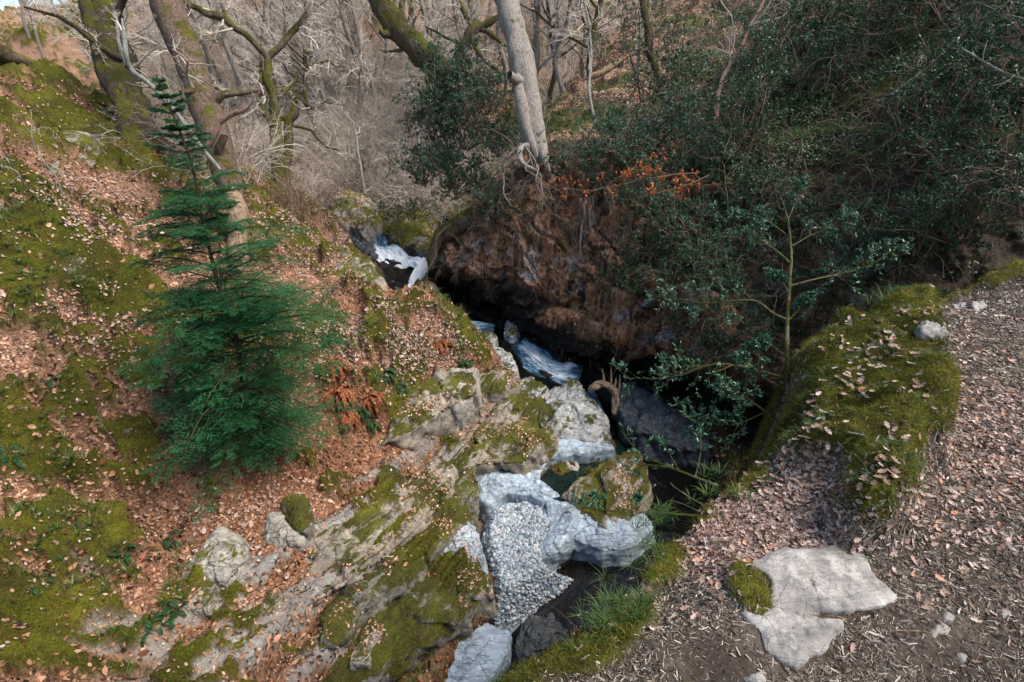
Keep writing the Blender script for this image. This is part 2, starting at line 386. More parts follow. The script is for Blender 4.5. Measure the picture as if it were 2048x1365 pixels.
m = M('gravel_pebbles', .55, .4); m.col(m.ramp(m.attr('rnd'), [(0, (.08, .10, .12)), (.35, (.22, .27, .31)), (.75, (.36, .40, .43)), (.93, (.52, .53, .53)), (1, (.36, .25, .18))])).bump(m.noise(60, 3), .003)
MAT['pebble'] = m.m
m = M('bed_stones', .4, .5); m.col(m.ramp(m.attr('rnd'), [(0, (.03, .02, .012)), (.5, (.12, .07, .04)), (.9, (.22, .16, .11)), (1, (.3, .29, .24))]))
MAT['bedstone'] = m.m
# water: dark clear water with ripples and a surface that mirrors; white water where the stream breaks
def water(name, tint, alpha, trc=(.45, .62, .55)):
    m = M(name, .05, .5); m.col(tint); m.bump(m.noise(9, 3, .5, m.stretch((1, 1, 1))), .02)
    tr = m.node('ShaderNodeBsdfTransparent'); tr.inputs[0].default_value = (*trc, 1); x = m.node('ShaderNodeMixShader'); x.inputs[0].default_value = alpha
    m.link(tr.outputs[0], x.inputs[1]); m.link(m.b.outputs[0], x.inputs[2]); m.link(x.outputs[0], m.t.nodes['Material Output'].inputs[0]); return m.m
MAT['pool'] = water('pool_water', (.008, .026, .022), .45, (.36, .46, .38))
MAT['water'] = water('stream_water', (.008, .009, .008), .5, (.5, .42, .32))
m = M('white_water', .35, .4)
uvx, uvy = m.attr('fu'), m.attr('fv')
cx = m.node('ShaderNodeCombineXYZ'); m.link(m.mul(uvx, 7.0), cx.inputs[0]); m.link(m.mul(uvy, 2.0), cx.inputs[1])
st = m.add(m.noise(2.5, 5, .7, cx.outputs[0]), m.mul(m.attr('foam'), .55))
fo = m.ramp(st, [(.55, 0.0), (.95, 1.0)])
c = m.ramp(st, [(.5, (.01, .025, .04)), (.66, (.05, .13, .21)), (.82, (.34, .45, .52)), (1.0, (.90, .91, .90))])
m.col(c).rough(m.mix(fo, .08, .7)).bump(st, .05)
MAT['foam'] = m.m

# ---------------- camera, light ----------------
cam = bpy.data.objects.new('camera', bpy.data.cameras.new('camera')); COL.objects.link(cam)
cam.location = CAM; cam.rotation_euler = (math.pi / 2 - PITCH, 0, 0); cam.data.lens = 18; cam.data.sensor_width = 36
cam.data.clip_end = 1000; cam.data.clip_start = .05; S.camera = cam
EL, AZ = math.radians(56), math.radians(100)   # sun direction: azimuth measured from +Y clockwise
w = bpy.data.worlds.new('World'); S.world = w; w.use_nodes = True
sk = w.node_tree.nodes.new('ShaderNodeTexSky'); sk.sky_type = 'NISHITA'; sk.sun_disc = False; sk.sun_elevation = EL; sk.sun_rotation = AZ
sk.air_density = 1.0; sk.dust_density = 2.0; sk.ozone_density = 1.0
bg = w.node_tree.nodes['Background']; bg.inputs[1].default_value = .06; w.node_tree.links.new(sk.outputs[0], bg.inputs[0])
sun = bpy.data.objects.new('sun', bpy.data.lights.new('sun', 'SUN')); COL.objects.link(sun)
sun.data.energy = 1.5; sun.data.angle = math.radians(35); sun.data.color = (1, .93, .84)
dv = Vector((math.sin(AZ) * math.cos(EL), math.cos(AZ) * math.cos(EL), math.sin(EL)))
sun.rotation_euler = dv.to_track_quat('Z', 'Y').to_euler(); sun.location = (0, 0, 30)
S.view_settings.view_transform = "Standard"; S.view_settings.look = "None"; S.view_settings.exposure = 2.05; S.view_settings.gamma = 1
# ---------------- terrain: one height field for the gorge floor, the left bank and the far hillside ----------------
TP = [  # px, py, distance along ray
 (900,1330,6.08),(1000,1250,6.35),(1080,1150,6.85),(1050,1050,7.7),(1130,930,8.75),(1190,860,9.1),(1190,800,9.6),(1110,720,10.6),(1000,660,11.3),
 (930,640,11.65),(850,600,12.4),(820,560,12.9),(790,520,13.6),(690,455,15.5),(640,430,17.5),
 (0,1365,4.0),(200,1300,4.74),(500,1300,5.35),(700,1300,5.8),(0,900,5.6),(0,1130,4.7),(0,700,6.1),(0,500,6.8),(0,300,8.6),(0,150,11.5),(150,175,13.0),(80,140,12.2),(250,300,11.2),(200,400,9.3),
 (475,540,9.0),(400,330,11.6),(300,450,8.7),(300,700,7.1),(500,930,6.65),(700,600,9.4),(870,600,10.0),(650,440,14.0),(560,390,15.4),(480,360,15.2),(750,560,10.6),(600,480,11.8),
 (745,900,8.0),(950,800,9.4),(900,700,9.4),(700,780,7.9),(650,650,8.6),(450,700,7.6),(1000,850,8.9),(800,1000,7.33),(600,1050,6.46),(300,1000,6.16),
 (400,1150,5.69),(850,1150,6.6),(950,1050,7.6),(150,1000,5.7),(200,850,6.3),(180,1150,5.2),(700,1130,6.5),(880,950,8.2),
 (800,400,19.5),(800,300,22),(750,150,27),(700,0,33),(500,250,22),(450,100,32),(450,-20,40),(950,450,16),(950,350,17.5),(1000,200,22),(1000,60,30)]
TPW = [ # direct world points
 (1.2,2.0,-4.9),(-.4,2.2,-5.0),(-2.4,2.0,-4.3),(0,0,-5.2),(-4,0,-3.2),(-8,0,0),(-8,3,-.6),(3,3,-4.8),(3,5.5,-4.5),(1.6,5.6,-4.7),(3.2,8,-4.3),(5,6,-4),(2.2,10.5,-4.0),(4,0,-5),(7,3,-4.5),(8,8,-4),
 (3,13,-2.5),(1,14.5,-1.8),(4,18,0),(9,14,0),(-1,13.4,-3.0),
 (-60,70,4.0),(-40,45,2.0),(-25,25,.3),(-26,50,8),(-15,60,18),(0,60,18),(25,60,22),(6,28,3.5),(14,28,8),(20,20,9),(-60,10,3),(-30,10,2.0),(-16,8,1.6),(-18,18,.6),(0,110,38),(60,110,42),(-40,110,28),(-100,110,8),(60,20,20),(60,0,15),(-60,0,8),(-20,0,3),(20,5,0),(20,-5,0),(-12,40,9)]
CX = np.vstack([W(*map(np.array, zip(*TP))), np.array(TPW, float)])
def _phi(d2): return np.sqrt(d2 + .5)
def _solve(C):
    n = len(C); K = _phi(((C[:, None, :2] - C[None, :, :2]) ** 2).sum(-1)); P = np.c_[np.ones(n), C[:, :2]]
    A = np.block([[K - np.eye(n) * .05, P], [P.T, np.zeros((3, 3))]]); return np.linalg.solve(A, np.r_[C[:, 2], np.zeros(3)])
CWT = _solve(CX)
def base_h(x, y):
    x = np.asarray(x, float); y = np.asarray(y, float); r = CWT[-3] + CWT[-2] * x + CWT[-1] * y
    for (cx, cy, _), w_ in zip(CX, CWT[:-3]): r = r + w_ * _phi((x - cx) ** 2 + (y - cy) ** 2)
    return r
def hit(px, py, fn=None, t0=3.5, t1=60, n=900):
    d = ray(px, py); t = np.geomspace(t0, t1, n); p = CAM + d * t[:, None]
    h = (fn or base_h)(p[:, 0], p[:, 1]); b = np.nonzero(p[:, 2] < h)[0]
    if len(b) == 0: return p[-1]
    i = b[0]; q = p[i].copy(); q[2] = h[i]; return q
def hpoly(pts): return np.array([hit(*p) for p in pts])

GB = np.array([WZ(a, b, -4.3) for a, b in [(962,1010),(1000,988),(1060,985),(1115,998),(1150,1020),(1120,1060),(1105,1110),(1150,1118),(1130,1140),(1090,1165),(1040,1195),(985,1225),(970,1200),(965,1130),(945,1075)]])
STR = np.array([.57, .82]); STN = np.array([.82, -.57])     # strike of the beds and its normal, towards the stream
BED = hpoly([(540,1070),(640,1030),(760,940),(880,850),(960,900),(960,1180),(800,1365),(240,1365),(360,1200)])
BED2 = hpoly([(740,900),(830,820),(960,780),(1060,760),(1080,860),(960,900),(850,960),(780,990)])
MOSSF = [(0,200,.55),(0,350,.5),(150,280,.5),(100,520,.6),(60,600,.6),(180,560,.8),(60,700,.5),(260,330,.6),(300,420,.25),(250,480,.3),(200,640,.35),(330,580,.3),(350,500,.4),(120,380,.3),
 (100,780,.75),(200,860,.75),(300,900,.85),(60,930,.3),(30,1010,.08),(200,1010,.12),(350,1010,.1),(250,960,.5),(500,980,.02),(600,980,.0),(700,940,.0),(450,1050,.05),(180,1110,.6),(250,1080,.7),(100,1180,.3),(40,1230,.9),(80,1300,.6),
 (200,1280,.15),(350,1240,.35),(450,1250,.5),(560,1290,.3),(560,1150,.1),(400,1350,.5),(680,1190,.7),(800,1080,.8),(880,1040,.85),(700,1300,.75),(900,1200,.75),(860,980,.35),(760,960,.3),(700,1010,.15),
 (520,520,.85),(540,460,.75),(620,450,.6),(680,520,.5),(760,600,.6),(820,620,.6),(700,620,.3),(650,680,.35),(780,700,.5),(860,680,.35),(900,640,.9),(900,740,.2),(760,800,.5),(640,560,.2),(700,560,.1),(620,400,.3),(650,430,.9),(560,350,.9),(480,340,.6),(350,360,.3),(420,620,.3),(560,620,.3),
 (740,430,.5),(820,450,.8),(700,390,.2),(800,300,.1),(800,150,.06),(600,100,.06),(980,860,.2),(1050,900,.1),(1100,1000,0),(950,1000,0)]
RED = [(520,970,1),(620,960,1),(700,920,1),(600,1000,.8),(760,980,.9),(700,860,.7),(350,1000,.6),(60,1000,.35),(200,1000,.3),(450,1020,.7),(550,900,.8),(380,850,.5),(300,800,.2),(640,1010,.7),(300,1180,.4),(500,1250,.3),(740,960,1),(150,1200,.3),(400,700,.1),(720,690,.25),(850,760,.6),(900,600,0),(600,500,0),(300,550,.1),(60,600,.15),(60,250,.1),(900,1000,.1),(900,300,0),(600,100,0),(300,100,0),(900,50,0),(600,250,0),(700,420,0),(100,50,0),(700,1130,.4),(700,1250,.5),(650,700,.6)]
def _idw(tab):
    P = np.array([hit(a, b) for a, b, _ in tab])[:, :2]; v = np.array([c for *_, c in tab])
    def f(x, y):
        n = 0; d = 0
        for (cx, cy), w_ in zip(P, v):
            k = 1 / ((x - cx) ** 2 + (y - cy) ** 2 + .04) ** 1.6; n = n + k * w_; d = d + k
        return n / d
    return f
mossfrac = _idw(MOSSF); redfrac = _idw(RED)

CHN = [(870,608,-3.30,.55),(960,672,-3.50,.6),(1080,740,-3.70,.65),(1180,815,-3.98,.5),(1255,880,-4.36,.5),(1340,970,-4.55,.8),(1290,1085,-4.66,.85),(1190,1170,-4.72,.62),(1090,1240,-4.80,.42),(1010,1340,-4.9,.38),(900,1560,-5.0,.5)]
CHW = np.array([[*W(a, b, t), w_] for a, b, t, w_ in [(660,447,16.0,.4),(700,457,15.2,.5),(757,478,14.05,.65),(782,512,13.5,.8),(830,528,13.25,.75),(842,540,13.0,.7),(812,585,12.6,.7)]] + [[*WZ(a, b, z)[:2], z, w_] for a, b, z, w_ in CHN])
CH = crv(CHW, 130)
def channel(x, y):
    best = np.full(np.shape(x), 1e9); zz = np.zeros(np.shape(x)); ww = np.zeros(np.shape(x))
    for q in CH:
        d = (x - q[0]) ** 2 + (y - q[1]) ** 2; m_ = d < best
        best = np.where(m_, d, best); zz = np.where(m_, q[2], zz); ww = np.where(m_, q[3], ww)
    return np.sqrt(best), zz, ww
def terrain(x, y, full=True):
    z = base_h(x, y)
    p = np.stack([x, y, x * 0], -1); dist = np.hypot(x, y)
    mf = mossfrac(x, y); wn = .5 * fbm(p * .9, 4, 3) + .42 * fbm(p * 2.9, 3, 8) + .34 * fbm(p * 9, 4, 9)
    moss = sst(.0, .09, wn - (.44 - mf) * 1.4)
    c = (x * STN[0] + y * STN[1]); a = x * STR[0] + y * STR[1]
    inbed = sst(-.25, .2, sdpoly(x, y, BED)); inb2 = sst(-.1, .15, sdpoly(x, y, BED2)); inb = np.maximum(inbed, inb2 * .5)
    cc = (c + .22 * fbm(np.stack([c * .8, a * .35, x*0], -1), 3, 21)) / .46
    k = np.floor(cc); fr = cc - k
    saw = np.where(fr < .78, fr / .78, (1 - fr) / .22)
    brk = .5 + .5 * vn(np.stack([k * 3.1, a * .9 + k, x * 0], -1), 31)
    cc2 = (c + .1 * fbm(np.stack([c * 2, a * .7, x*0], -1), 2, 27)) / .13; fr2 = cc2 - np.floor(cc2)
    saw2 = np.where(fr2 < .8, fr2 / .8, (1 - fr2) / .2)
    z = z + inb * (saw * (.12 + .24 * brk) + .05 * saw2 - .14)
    # hummocks on the bank
    slope_w = sst(6.5, 3, -z) * 0 + 1
    hum = 1 - np.minimum(cell(np.stack([x + .3 * vn(p * 1.7, 4), y + .3 * vn(p * 1.7, 6)], -1) * .95, 3)[0], 1)
    left = sst(-.6, -2.2, x + (y - 5) * .1) * (1 - inb)
    z = z + left * (hum ** 1.6) * .42 * sst(.2, .6, mf + .3 * wn) - left * .08
    z = z + (.05 + .05 * left) * fbm(p * 1.6, 4, 12) * (1 + dist * .03) + .02 * fbm(p * 7, 3, 14) + sst(20, 45, dist) * fbm(p * .12, 4, 15) * 2.0
    cd, cz, cw = channel(x, y)
    wd = cd / np.maximum(cw, .1) + .18 * fbm(p * 2.6, 3, 18)
    z = z + (np.minimum(cz - .16, z) - z) * sst(1.35, .85, wd)
    gd_ = sdpoly(x, y, GB[:, :2]); z = z + (np.minimum(z, -4.62) - z) * sst(-.22, -.05, gd_)
    if not full: return z
    # cushions of moss stand proud of the litter
    cu = np.minimum(cell(np.stack([x + .08 * vn(p * 7, 4), y + .08 * vn(p * 7, 6)], -1) * 3.2, 7)[0], .8 + 0 * x)
    z = z + moss * (.05 + .10 * (1 - np.minimum(cu, 1) ** 2)) * (1 - .6 * inb) + .006 * fbm(p * 26, 2, 16)
    rock = inb * sst(.15, .4, saw + .35 * fbm(p * 2.2, 3, 41) - .2 * (redfrac(x, y)) + .2 * fbm(p * 9, 2, 43))
    rock = np.maximum(rock, sst(.12, .2, fbm(p * .7, 3, 51) - .75 + .3 * sst(9, 12, y)) * .8 * sst(14, 11, y))
    bedf = sst(-3.9, -4.2, z + .03 * y); moss = moss * (1 - .8 * bedf * sst(-1.5, -.8, x))
    rock = np.maximum(rock * (1 - .55 * moss), 0)
    wet = sst(2.6, 1.5, wd) * sst(.5, .15, z - cz); moss = moss * (1 - wet)  # channel wetness; this mask also carries the painted overhang shade
    return z, np.clip(moss, 0, 1), np.clip(rock, 0, 1), np.clip(redfrac(x, y) * .62, 0, 1), wet
th = np.radians(np.arange(-74, 60, .17)); rr = np.geomspace(1.6, 150, 860)
R_, T_ = np.meshgrid(rr, th, indexing='ij'); gx, gy = R_ * np.sin(T_), R_ * np.cos(T_)
gz, gm, gr, gd, gw = terrain(gx, gy)
GT = np.stack([gx, gy, gz], -1); TV = GT.reshape(-1, 3); TF = gridF(*gx.shape)[:, ::-1]
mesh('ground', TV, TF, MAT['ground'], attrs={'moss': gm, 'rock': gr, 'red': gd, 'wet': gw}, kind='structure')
def ground_at(px, py): return hit(px, py, lambda x, y: terrain(x, y, False))
def gz_at(x, y): return float(terrain(np.array([x], float), np.array([y], float), False)[0])

# ---------------- right hillside and cliff, a loft of control rows ----------------
cols = 11
ROWS = [
 # px columns                                    py                                                   t
 ([840,920,1040,1150,1270,1400,1560,1740,1960,2300,2900],[640,655,700,760,800,850,930,1000,1080,1100,1100],[13.2,13.0,12.0,11.2,10.2,9.6,8.6,7.6,6.6,6.0,5.6]),
 ([835,900,1020,1130,1250,1380,1560,1740,1960,2300,2900],[625,600,640,680,740,790,830,900,960,960,960],[13.0,13.3,12.6,11.9,11.0,10.3,9.0,8.0,6.9,6.2,5.8]),
 ([845,900,1010,1110,1225,1360,1540,1740,1960,2300,2900],[600,555,580,640,690,730,770,820,900,900,900],[12.6,12.3,11.2,10.6,9.9,9.2,8.3,7.5,6.5,5.8,5.5]),
 ([860,925,1020,1110,1220,1350,1520,1720,1940,2300,2900],[560,510,530,560,590,620,650,680,700,700,700],[12.4,11.9,10.9,10.3,9.7,9.0,8.2,7.4,6.5,5.8,5.5]),
 ([875,940,1030,1110,1210,1340,1500,1700,1930,2300,2900],[500,450,430,430,450,480,500,520,540,540,540],[12.5,12.0,11.1,10.6,10.0,9.3,8.6,7.7,6.7,6.0,5.6]),
 ([885,950,1040,1110,1200,1330,1480,1680,1920,2300,2900],[470,415,350,325,330,370,380,390,400,400,400],[12.7,12.2,11.3,10.8,10.4,9.8,9.1,8.1,7.0,6.3,5.8]),
 ([895,960,1060,1130,1220,1340,1470,1660,1900,2300,2900],[455,395,320,290,280,300,300,280,260,250,250],[13.2,12.7,11.8,11.5,11.2,10.7,9.9,8.8,7.6,6.8,6.2]),
 ([900,970,1080,1150,1240,1350,1470,1650,1900,2300,2900],[445,380,290,240,210,200,190,160,120,100,100],[14.5,14.0,13.6,13.5,13.2,12.2,11.2,10.0,8.7,7.8,7.0]),
 ([890,970,1090,1180,1270,1370,1480,1650,1900,2300,2900],[440,365,240,150,80,40,20,-20,-80,-120,-120],[17,17,17.5,18,18,17,15,13,11,9.5,8.5]),
 ([880,960,1090,1200,1290,1400,1500,1670,1920,2300,2900],[480,400,215,60,-40,-100,-150,-220,-300,-350,-350],[19,20,23,25,25,23,20,17,14,12,10]),
]
CG = np.array([[W(a, b, t) for a, b, t in zip(*r)] for r in ROWS])
CG[-1, :3, 2] -= 1.5
NR, NC = 520, 760
tmp = np.stack([crv(CG[:, j], NR) for j in range(cols)], 1)
HG = np.stack([crv(tmp[i], NC) for i in range(NR)], 0)
rowp = np.linspace(0, len(ROWS) - 1, NR)[:, None] * np.ones((1, NC)); colp = np.linspace(0, cols - 1, NC)[None] * np.ones((NR, 1))
hn = gnorm(HG); flip = np.sign((hn * (CAM - HG)).sum(-1).mean()); hn = hn * flip
rockw = sst(5.6, 4.9, rowp + .5 * fbm(HG * 1.3, 3, 61)) * sst(8.2, 6.3, colp)
blk, brv = cell(np.stack([HG[..., 0] * 1.3 + HG[..., 1] * .9 + .25 * vn(HG * 2, 3), HG[..., 2] * .55 + .2 * vn(HG * 1.5, 5)], -1) * 1.7, 77)
CF = np.stack([HG[..., 0] * .8 + HG[..., 1] * .6 + .15 * vn(HG * 1.5, 3), HG[..., 2] * .45 + .1 * vn(HG * 2, 5) + HG[..., 0] * .1], -1) * 1.5
disp = .16 * fbm(HG * .9, 4, 62) + rockw * (.26 * facet(CF * 1.25, 7) + .12 * facet(CF * 3.1, 9) + (brv - .5) * .22 + .05 * fbm(HG * np.array([4, 4, 1.2]), 4, 63)) + (.05 - .03 * rockw) * fbm(HG * 5, 3, 64) + .012 * fbm(HG * 24, 2, 65) + (1 - rockw) * .12 * fbm(HG * 2.2, 3, 66)
HG = HG + hn * disp[..., None]
hn = gnorm(HG) * flip
cmoss = sst(.1, .3, fbm(HG * .9, 4, 68) - .25 + .8 * np.exp(-((colp - .2) / .5) ** 2) + .75 * sst(6, 7, rowp) * sst(4.6, 3.5, colp) * sst(.55, .15, np.abs(rowp - 6.8) * .5) + .3 * sst(2.6, 2, rowp) * 0)
litter = sst(5.6, 6.4, rowp) * sst(5.8, 4.4, colp - 1.0 * sst(7, 8, rowp)) * (1 - cmoss)
soil = (1 - rockw) * (1 - litter)
white = sst(3.9, 3.0, rowp) * .75 * sst(1.8, 2.4, rowp) + .2
HV = HG.reshape(-1, 3); HF = gridF(NR, NC)
if flip < 0: HF = HF[:, ::-1]
mesh('cliff', HV, HF, MAT['cliff'], attrs={'moss': cmoss * (1 - rockw * .55), 'litter': litter, 'soil': soil, 'white': white, 'wet': sst(2.35, 1.75, rowp + .35 * fbm(HG * 1.6, 3, 69))}, kind='structure')  # wet: damp foot of the cliff plus its painted overhang shade
def hill_at(px, py):
    """nearest cliff vertex along a pixel ray"""
    d = unit(ray(px, py)); q = HG - CAM; t = q @ d; e = np.linalg.norm(q - t[..., None] * d, axis=-1) / t
    ok = (e < .006) & ((hn * -d).sum(-1) > 0)
    if not ok.any(): i = np.unravel_index(np.argmin(e), e.shape)
    else: i = np.unravel_index(np.argmin(np.where(ok, t, 1e9)), e.shape)
    return HG[i], hn[i]

# ---------------- the path ledge ----------------
EDGE = [(880,1420),(960,1365),(1060,1290),(1150,1235),(1210,1170),(1290,1100),(1340,1060),(1400,1010),(1430,960),(1500,905),(1560,850),(1600,770),(1590,690),(1640,650),(1750,618),(1850,597)]
EW = np.array([WZ(a, b, 0.0) for a, b in EDGE])[:, :2]
LP = np.vstack([[-1.2, -3], [-.75, .2], EW[1:], [4.0, 4.15], [5.2, 4.3], [7, 4.0], [12, 3.0], [12, -3]])
MND = np.array([WZ(a, b, .12) for a, b in [(1585,700),(1640,655),(1760,622),(1850,605),(1885,700),(1880,780),(1910,850),(1895,930),(1860,1010),(1800,1070),(1700,1075),(1650,1010),(1640,930),(1560,900),(1500,900),(1560,850),(1605,760)]])[:, :2]
def ledge(x, y, full=True):
    p = np.stack([x, y, x * 0], -1)
    sd = sdpoly(x, y, LP) - .02 + .035 * fbm(p * 2.5, 3, 91) + .012 * fbm(p * 12, 2, 90)
    md = sdpoly(x, y, MND)
    mn = sst(-.02, .14, md + .05 * fbm(p * 4, 3, 92)) 
    z = .02 * fbm(p * 1.2, 3, 93) + .008 * fbm(p * 7, 3, 94) + .003 * fbm(p * 30, 3, 95)
    z = z + mn * (.27 + .10 * fbm(p * 2.6, 3, 96) + .06 * fbm(p * 6, 2, 99)) * (1 - .35 * sst(.35, .0, sd))
    lump = 1 - np.minimum(cell(np.stack([x + .08 * vn(p * 4, 4), y + .08 * vn(p * 4, 6)], -1) * 3.1, 17)[0], 1) ** 2
    z = z + mn * .13 * (lump - .5)
    z = z + .10 * sst(3.0, 5.0, x) * sst(1, 3, y) + sst(5, 9, x) * 1.5 + sst(3.7, 4.6, y) * sst(3.2, 4.2, x) * .5
    rim = sst(.42, .0, sd)
    z = z - rim ** 2 * .09 + .03 * rim * fbm(p * 5, 3, 89)
    z = z - np.maximum(-sd, 0) * 7.5 - sst(0, .06, -sd) * .15
    z = np.maximum(z, -5.4)
    if not full: return z
    wn = .5 * fbm(p * 2.1, 4, 97) + .3 * fbm(p * 8, 3, 98)
    sc_ = WZ(1495, 1180, 0.0); pt = np.exp(-(((x - sc_[0]) / .07) ** 2 + ((y - sc_[1]) / .11) ** 2))
    moss = np.maximum(sst(-.12, .12, 1.2 * mn + wn * .6 - .55), sst(.0, .2, sst(.26, 0, sd) * 1.1 + wn * 1.1 - .62) * sst(.45, .25, sd))
    moss = np.maximum(moss, sst(.3, .5, pt + .2 * wn))
    moss = np.maximum(moss, sst(0, .05, -sd) * sst(-.4, .1, wn))
    cu = cell(np.stack([x + .03 * vn(p * 18, 4), y + .03 * vn(p * 18, 6)], -1) * 11, 7)[0]
    z = z + moss * (.018 + .02 * (1 - np.minimum(cu, 1) ** 2))
    return z, moss, mn, sd
lx = np.concatenate([np.arange(-1.9, 4.6, .0135), np.arange(4.6, 6.5, .03), np.arange(6.5, 12, .08)]); ly = np.concatenate([np.arange(-3, .3, .08), np.arange(.3, 5.2, .0135)])
LX, LY = np.meshgrid(lx, ly, indexing='xy'); lz, lm, lmn, lsd = ledge(LX, LY)
LG = np.stack([LX, LY, lz], -1); LV = LG.reshape(-1, 3); LF = gridF(*LX.shape)
keep = (lsd.reshape(-1)[LF].max(1) > -.75); LF = LF[keep]
mesh('path', LV, LF, MAT['path'], attrs={'moss': lm}, kind='structure')
def path_at(px, py): return hit(px, py, lambda x, y: ledge(x, y, False), 1.0, 12)
# ---------------- rocks ----------------
def wplane(px, py, z0, gx, gy, cx, cy):
    z = z0
    for _ in range(8):
        q = WZ(px, py, z); z = z0 + gx * (q[0] - cx) + gy * (q[1] - cy)
    return WZ(px, py, z)
ROCKS = []
def rock(label, outl, z0, H, mat, tilt=(0, 0), skirt=.5, pw=2.6, name='boulder', cat='boulder', seed=1, strata=.5, rough=1.0, res=(150, 60), group=None, ledge_steps=0.0, ang=False):
    if z0 is None: O = np.array([hit(a, b) for a, b in outl])
    else:
        c0 = WZ(*np.mean(np.array(outl, float), 0), z0); O = np.array([wplane(a, b, z0, *tilt, c0[0], c0[1]) for a, b in outl])
    O = np.vstack([O, O[:1]])
    if O[:-1, 0] @ np.roll(O[:-1, 1], -1) - O[:-1, 1] @ np.roll(O[:-1, 0], -1) < 0: O = O[::-1]
    n = res[0]; C = crv(np.vstack([O[-2:-1], O, O[1:2]]), int(n * (len(O) + 2) / len(O)) + 1)
    k = len(O) + 1; tt = np.linspace(1, k - 1, n, endpoint=False); tfull = np.linspace(0, k - 1e-6, len(C)) if False else np.linspace(0, k, len(C))
    C = np.stack([np.interp(tt, tfull, C[:, j]) for j in range(3)], 1)
    if ang or pw > 2.3: C = C + (np.stack([np.interp(tt, np.arange(k + 1), np.vstack([O[-2:-1], O, O[1:2]])[:, j]) for j in range(3)], 1) - C) * .8
    if pw > 6: C = C + .012 * np.stack([fbm(C * 14, 4, seed + 5), fbm(C * 14, 4, seed + 8), C[:, 0] * 0], -1)
    c = C.mean(0); size = np.linalg.norm(C - c, axis=1).mean()
    rl = np.linspace(0, 1, res[1]) ** .8; out = []
    for r in rl:
        P = c + r * (C - c); P[:, 2] += H * (1 - r ** pw); out.append(P)
    for q in np.linspace(0, 1, 16)[1:]:
        P = c + (1 + (.03 if pw > 6 else .10) * math.sin(q * 1.6)) * (C - c); P[:, 2] = C[:, 2] - skirt * q - .0; out.append(P)
    G = np.stack(out); Gw = np.concatenate([G, G[:, :1]], 1); nn = gnorm(Gw)[:, :-1]
    nn[0] = [0, 0, 1]
    if nn[5, :, 2].mean() < 0: nn = -nn
    f = 1 / max(size, .1)
    a = G[..., 0] * STR[0] + G[..., 1] * STR[1]; b = G[..., 0] * STN[0] + G[..., 1] * STN[1]
    sp = np.stack([a * .8, b * 5, G[..., 2] * 6], -1)
    ed = np.concatenate([rl, np.ones(15)])[:, None]
    d = rough * (.10 * size * fbm(G * f * 1.2, 3, seed) + .035 * size * fbm(G * f * 4, 4, seed + 3)) + strata * .05 * size * (np.abs(fbm(sp, 4, seed + 6)) - .35) + .006 * fbm(G * 28, 2, seed)
    cd_, cv_ = cell(np.stack([a * 2.2 + .2 * vn(G * 4, 2), b * 4.5 + G[..., 2] * 3], -1) * .6 / max(size, .25) * .5, seed + 50)
    tf = (b + .35 * G[..., 2]) * f * 2.6 + .5 * fbm(np.stack([a * f * .9, b * f * 2, G[..., 2] * f], -1), 3, seed + 70); fl = np.floor(tf); fr_ = tf - fl; h0 = _h(fl.astype(np.int64), fl.astype(np.int64) * 0, fl.astype(np.int64) * 0, seed); h1 = _h(fl.astype(np.int64) + 1, fl.astype(np.int64) * 0, fl.astype(np.int64) * 0, seed)
    FC = np.stack([a * .8 + .08 * vn(G * 3, 2), b * 1.5 + G[..., 2] * 1.2], -1) * 1.5 / max(size, .2)
    d = d + ledge_steps * (cv_ - .5) * size * .12 + (.07 if mat != 'rock_blue' and pw < 6 else .02) * size * (facet(FC, seed) + .4 * facet(FC * 2.7, seed + 3)) + (0 if pw > 6 else .045 if mat == 'rock_blue' else .15) * size * (h0 + (h1 - h0) * sst(.72, 1, fr_) - .5 - .25 * sst(.6, .8, fr_) * sst(1, .86, fr_))
    d[0] = d[0].mean(); G = G + nn * d[..., None]; G[0] = G[0].mean(0)
    V = G.reshape(-1, 3); F = gridF(*G.shape[:2], wrap=True)[:, ::-1]
    ROCKS.append((V, F, mat))
    return mesh(name, V, F, MAT[mat], origin=[c[0], c[1], c[2] - skirt], label=label, cat=cat, group=group)
rock('large pale bedrock slab with a big olive moss patch above the gravel bar', [(840,965),(900,905),(960,840),(1020,792),(1062,780),(1095,800),(1088,845),(1108,865),(1080,895),(1045,925),(960,928),(900,955)], -3.72, .10, 'rock_pale', (.0, .18), .6, 3, 'bedrock_slab', 'rock', 3, .6, rough=.7, res=(220, 90))
rock('long pale ledge of bedrock running down left from the moss patched slab', [(540,1210),(620,1135),(720,1060),(800,1000),(870,930),(900,930),(905,975),(860,1035),(790,1100),(700,1165),(610,1215)], -3.72, .06, 'rock_pale', (-.12, .06), .5, 3.5, 'bedrock_slab', 'rock', 71, 1.2, res=(240, 80), ledge_steps=.6)
rock('long mossy ledge of bedrock above the dark lower slab', [(560,1330),(640,1255),(740,1170),(830,1090),(900,1040),(935,1010),(940,1040),(880,1110),(800,1170),(700,1245),(600,1345)], -3.96, .07, 'rock_moss', (-.12, .06), .5, 3, 'bedrock_slab', 'rock', 72, 1.2, res=(240, 80), ledge_steps=.6)
rock('pale broken ledge among leaves at left end of the bedrock', [(400,1330),(470,1255),(560,1175),(600,1170),(570,1225),(500,1290),(430,1345)], -3.62, .05, 'rock_pale', (-.1, .05), .4, 3, 'bedrock_slab', 'rock', 73, 1.4, res=(220, 60), ledge_steps=.9)
rock('narrow pale ledge just below the conifer skirt', [(590,1110),(650,1060),(740,1010),(800,960),(830,955),(800,1000),(720,1055),(640,1115)], -3.6, .05, 'rock_pale', (-.1, .05), .4, 3, 'bedrock_slab', 'rock', 74, 1.4, res=(220, 60), ledge_steps=.9)
